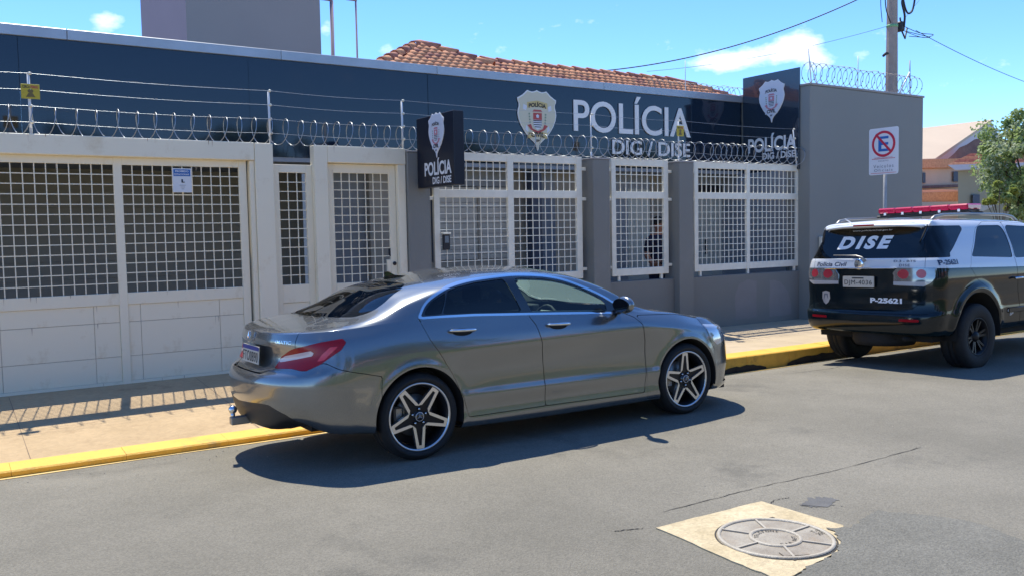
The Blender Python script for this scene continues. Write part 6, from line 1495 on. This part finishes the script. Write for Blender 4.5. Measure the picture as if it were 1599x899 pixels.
# ---------------------------------------------------------------- person behind the narrow grille
def build_person():
    e = empty('person', (10.20, 10.98, .06), label='person in dark navy clothes standing behind the narrow grille', cat='person', rz=R(0))
    M_navy = mat('navy_cloth', (.012, .014, .04), rough=.85); M_skin = mat('skin', (.38, .17, .10), rough=.55); M_hair = mat('dark_hair', (.015, .012, .01), rough=.7)
    def skin(name, V, E_, Rr, m, root=0, sub=2):
        me = bpy.data.meshes.new(name); me.from_pydata(V, E_, []); o = bpy.data.objects.new(name, me); link(o)
        md = o.modifiers.new('s', 'SKIN'); sv = me.skin_vertices[0].data
        for i, r in enumerate(Rr): sv[i].radius = r if isinstance(r, tuple) else (r, r)
        sv[root].use_root = True
        ss = o.modifiers.new('ss', 'SUBSURF'); ss.levels = sub; ss.render_levels = sub
        dg = bpy.context.evaluated_depsgraph_get(); dg.update(); m2 = bpy.data.meshes.new_from_object(o.evaluated_get(dg)); bpy.data.objects.remove(o); m2.materials.clear(); m2.materials.append(m)
        for p in m2.polygons: p.use_smooth = True
        r_ = bpy.data.objects.new(name, m2); link(r_); r_.parent = e; return r_
    # body: pelvis, spine, neck, head core, arms, legs (one surface)
    V = [(0, 0, .95), (0, 0, 1.12), (0, .01, 1.30), (0, .01, 1.43), (0, -.005, 1.50), (0, -.02, 1.56), (0, -.02, 1.66), (0, -.01, 1.72),
         (-.13, .01, 1.42), (-.20, .0, 1.38), (-.25, .02, 1.13), (-.22, -.12, .98), (-.19, -.22, 1.02), (.13, .01, 1.42), (.20, .0, 1.38), (.24, .02, 1.12), (.25, -.04, .88),
         (-.09, 0, .88), (-.10, .0, .50), (-.10, .03, .10), (-.11, -.13, .03), (.09, 0, .88), (.10, 0, .50), (.10, .03, .10), (.11, -.13, .03), (-.18, -.27, 1.04), (.25, -.07, .80)]
    E_ = [(0, 1), (1, 2), (2, 3), (3, 4), (4, 5), (5, 6), (6, 7), (3, 8), (8, 9), (9, 10), (10, 11), (11, 12), (3, 13), (13, 14), (14, 15), (15, 16), (0, 17), (17, 18), (18, 19), (19, 20), (0, 21), (21, 22), (22, 23), (23, 24), (12, 25), (16, 26)]
    Rr = [(.15, .11), (.145, .105), (.16, .115), (.12, .09), .058, .065, .088, .07, (.085, .08), .062, .048, .038, .03, (.085, .08), .062, .048, .036, .085, .06, .042, .04, .085, .06, .042, .04, .028, .028]
    body = skin('body', V, E_, Rr, M_skin)
    skin('shirt', [(0, 0, .92), (0, 0, 1.12), (0, .01, 1.30), (0, .01, 1.42), (0, 0, 1.47), (-.13, .01, 1.41), (-.20, 0, 1.375), (-.245, .02, 1.17), (.13, .01, 1.41), (.20, 0, 1.375), (.24, .02, 1.16)],
         [(0, 1), (1, 2), (2, 3), (3, 4), (3, 5), (5, 6), (6, 7), (3, 8), (8, 9), (9, 10)], [(.175, .13), (.165, .125), (.18, .135), (.14, .11), .07, (.10, .095), .078, .062, (.10, .095), .078, .062], M_navy)
    skin('trousers', [(0, 0, .95), (-.09, 0, .86), (-.10, 0, .50), (-.10, .03, .09), (.09, 0, .86), (.10, 0, .50), (.10, .03, .09)], [(0, 1), (1, 2), (2, 3), (0, 4), (4, 5), (5, 6)], [(.165, .125), .105, .078, .058, .105, .078, .058], M_navy)
    h = MB(); h.sphere((0, .0, 1.685), .098, 16, (1, 1.08, 1.1)); hv = [(v[0], v[1]+.012, v[2]) for v in h.v]; h.v = [(v[0], v[1], max(v[2], 1.645 if v[1] < -.02 else 1.60)) for v in hv]; h.obj('hair', M_hair, e)
    f = MB(); f.sphere((0, -.118, 1.625), .016, 8, (1, 1, 1.4)); 
    for s in (-1, 1): f.sphere((s*.085, -.01, 1.63), .018, 8, (.5, 1, 1.4))
    for s in (-1, 1):
        for k in range(5): 
            bx = -.18+(k-2)*.016 if s < 0 else .25; by = -.29 if s < 0 else -.08+(k-2)*.014; bz = 1.04 if s < 0 else .78
            q = (0, -.06, -.01) if s < 0 else (0, -.005, -.075); ln = (.75, .95, 1, .93, .7)[k]
            f.tube([(bx, by, bz), (bx+q[0]*.5*ln, by+q[1]*.5*ln, bz+q[2]*.5*ln), (bx+q[0]*ln+.004, by+q[1]*ln, bz+q[2]*ln-.006)], [.009, .008, .006], 6)
    f.obj('hands_and_face_detail', M_skin, e, kind='stuff') if False else f.obj('fingers_and_nose', M_skin, e)
build_person()
_r = build_sedan(); flip_y(_r)
_r = build_suv(); flip_y(_r)
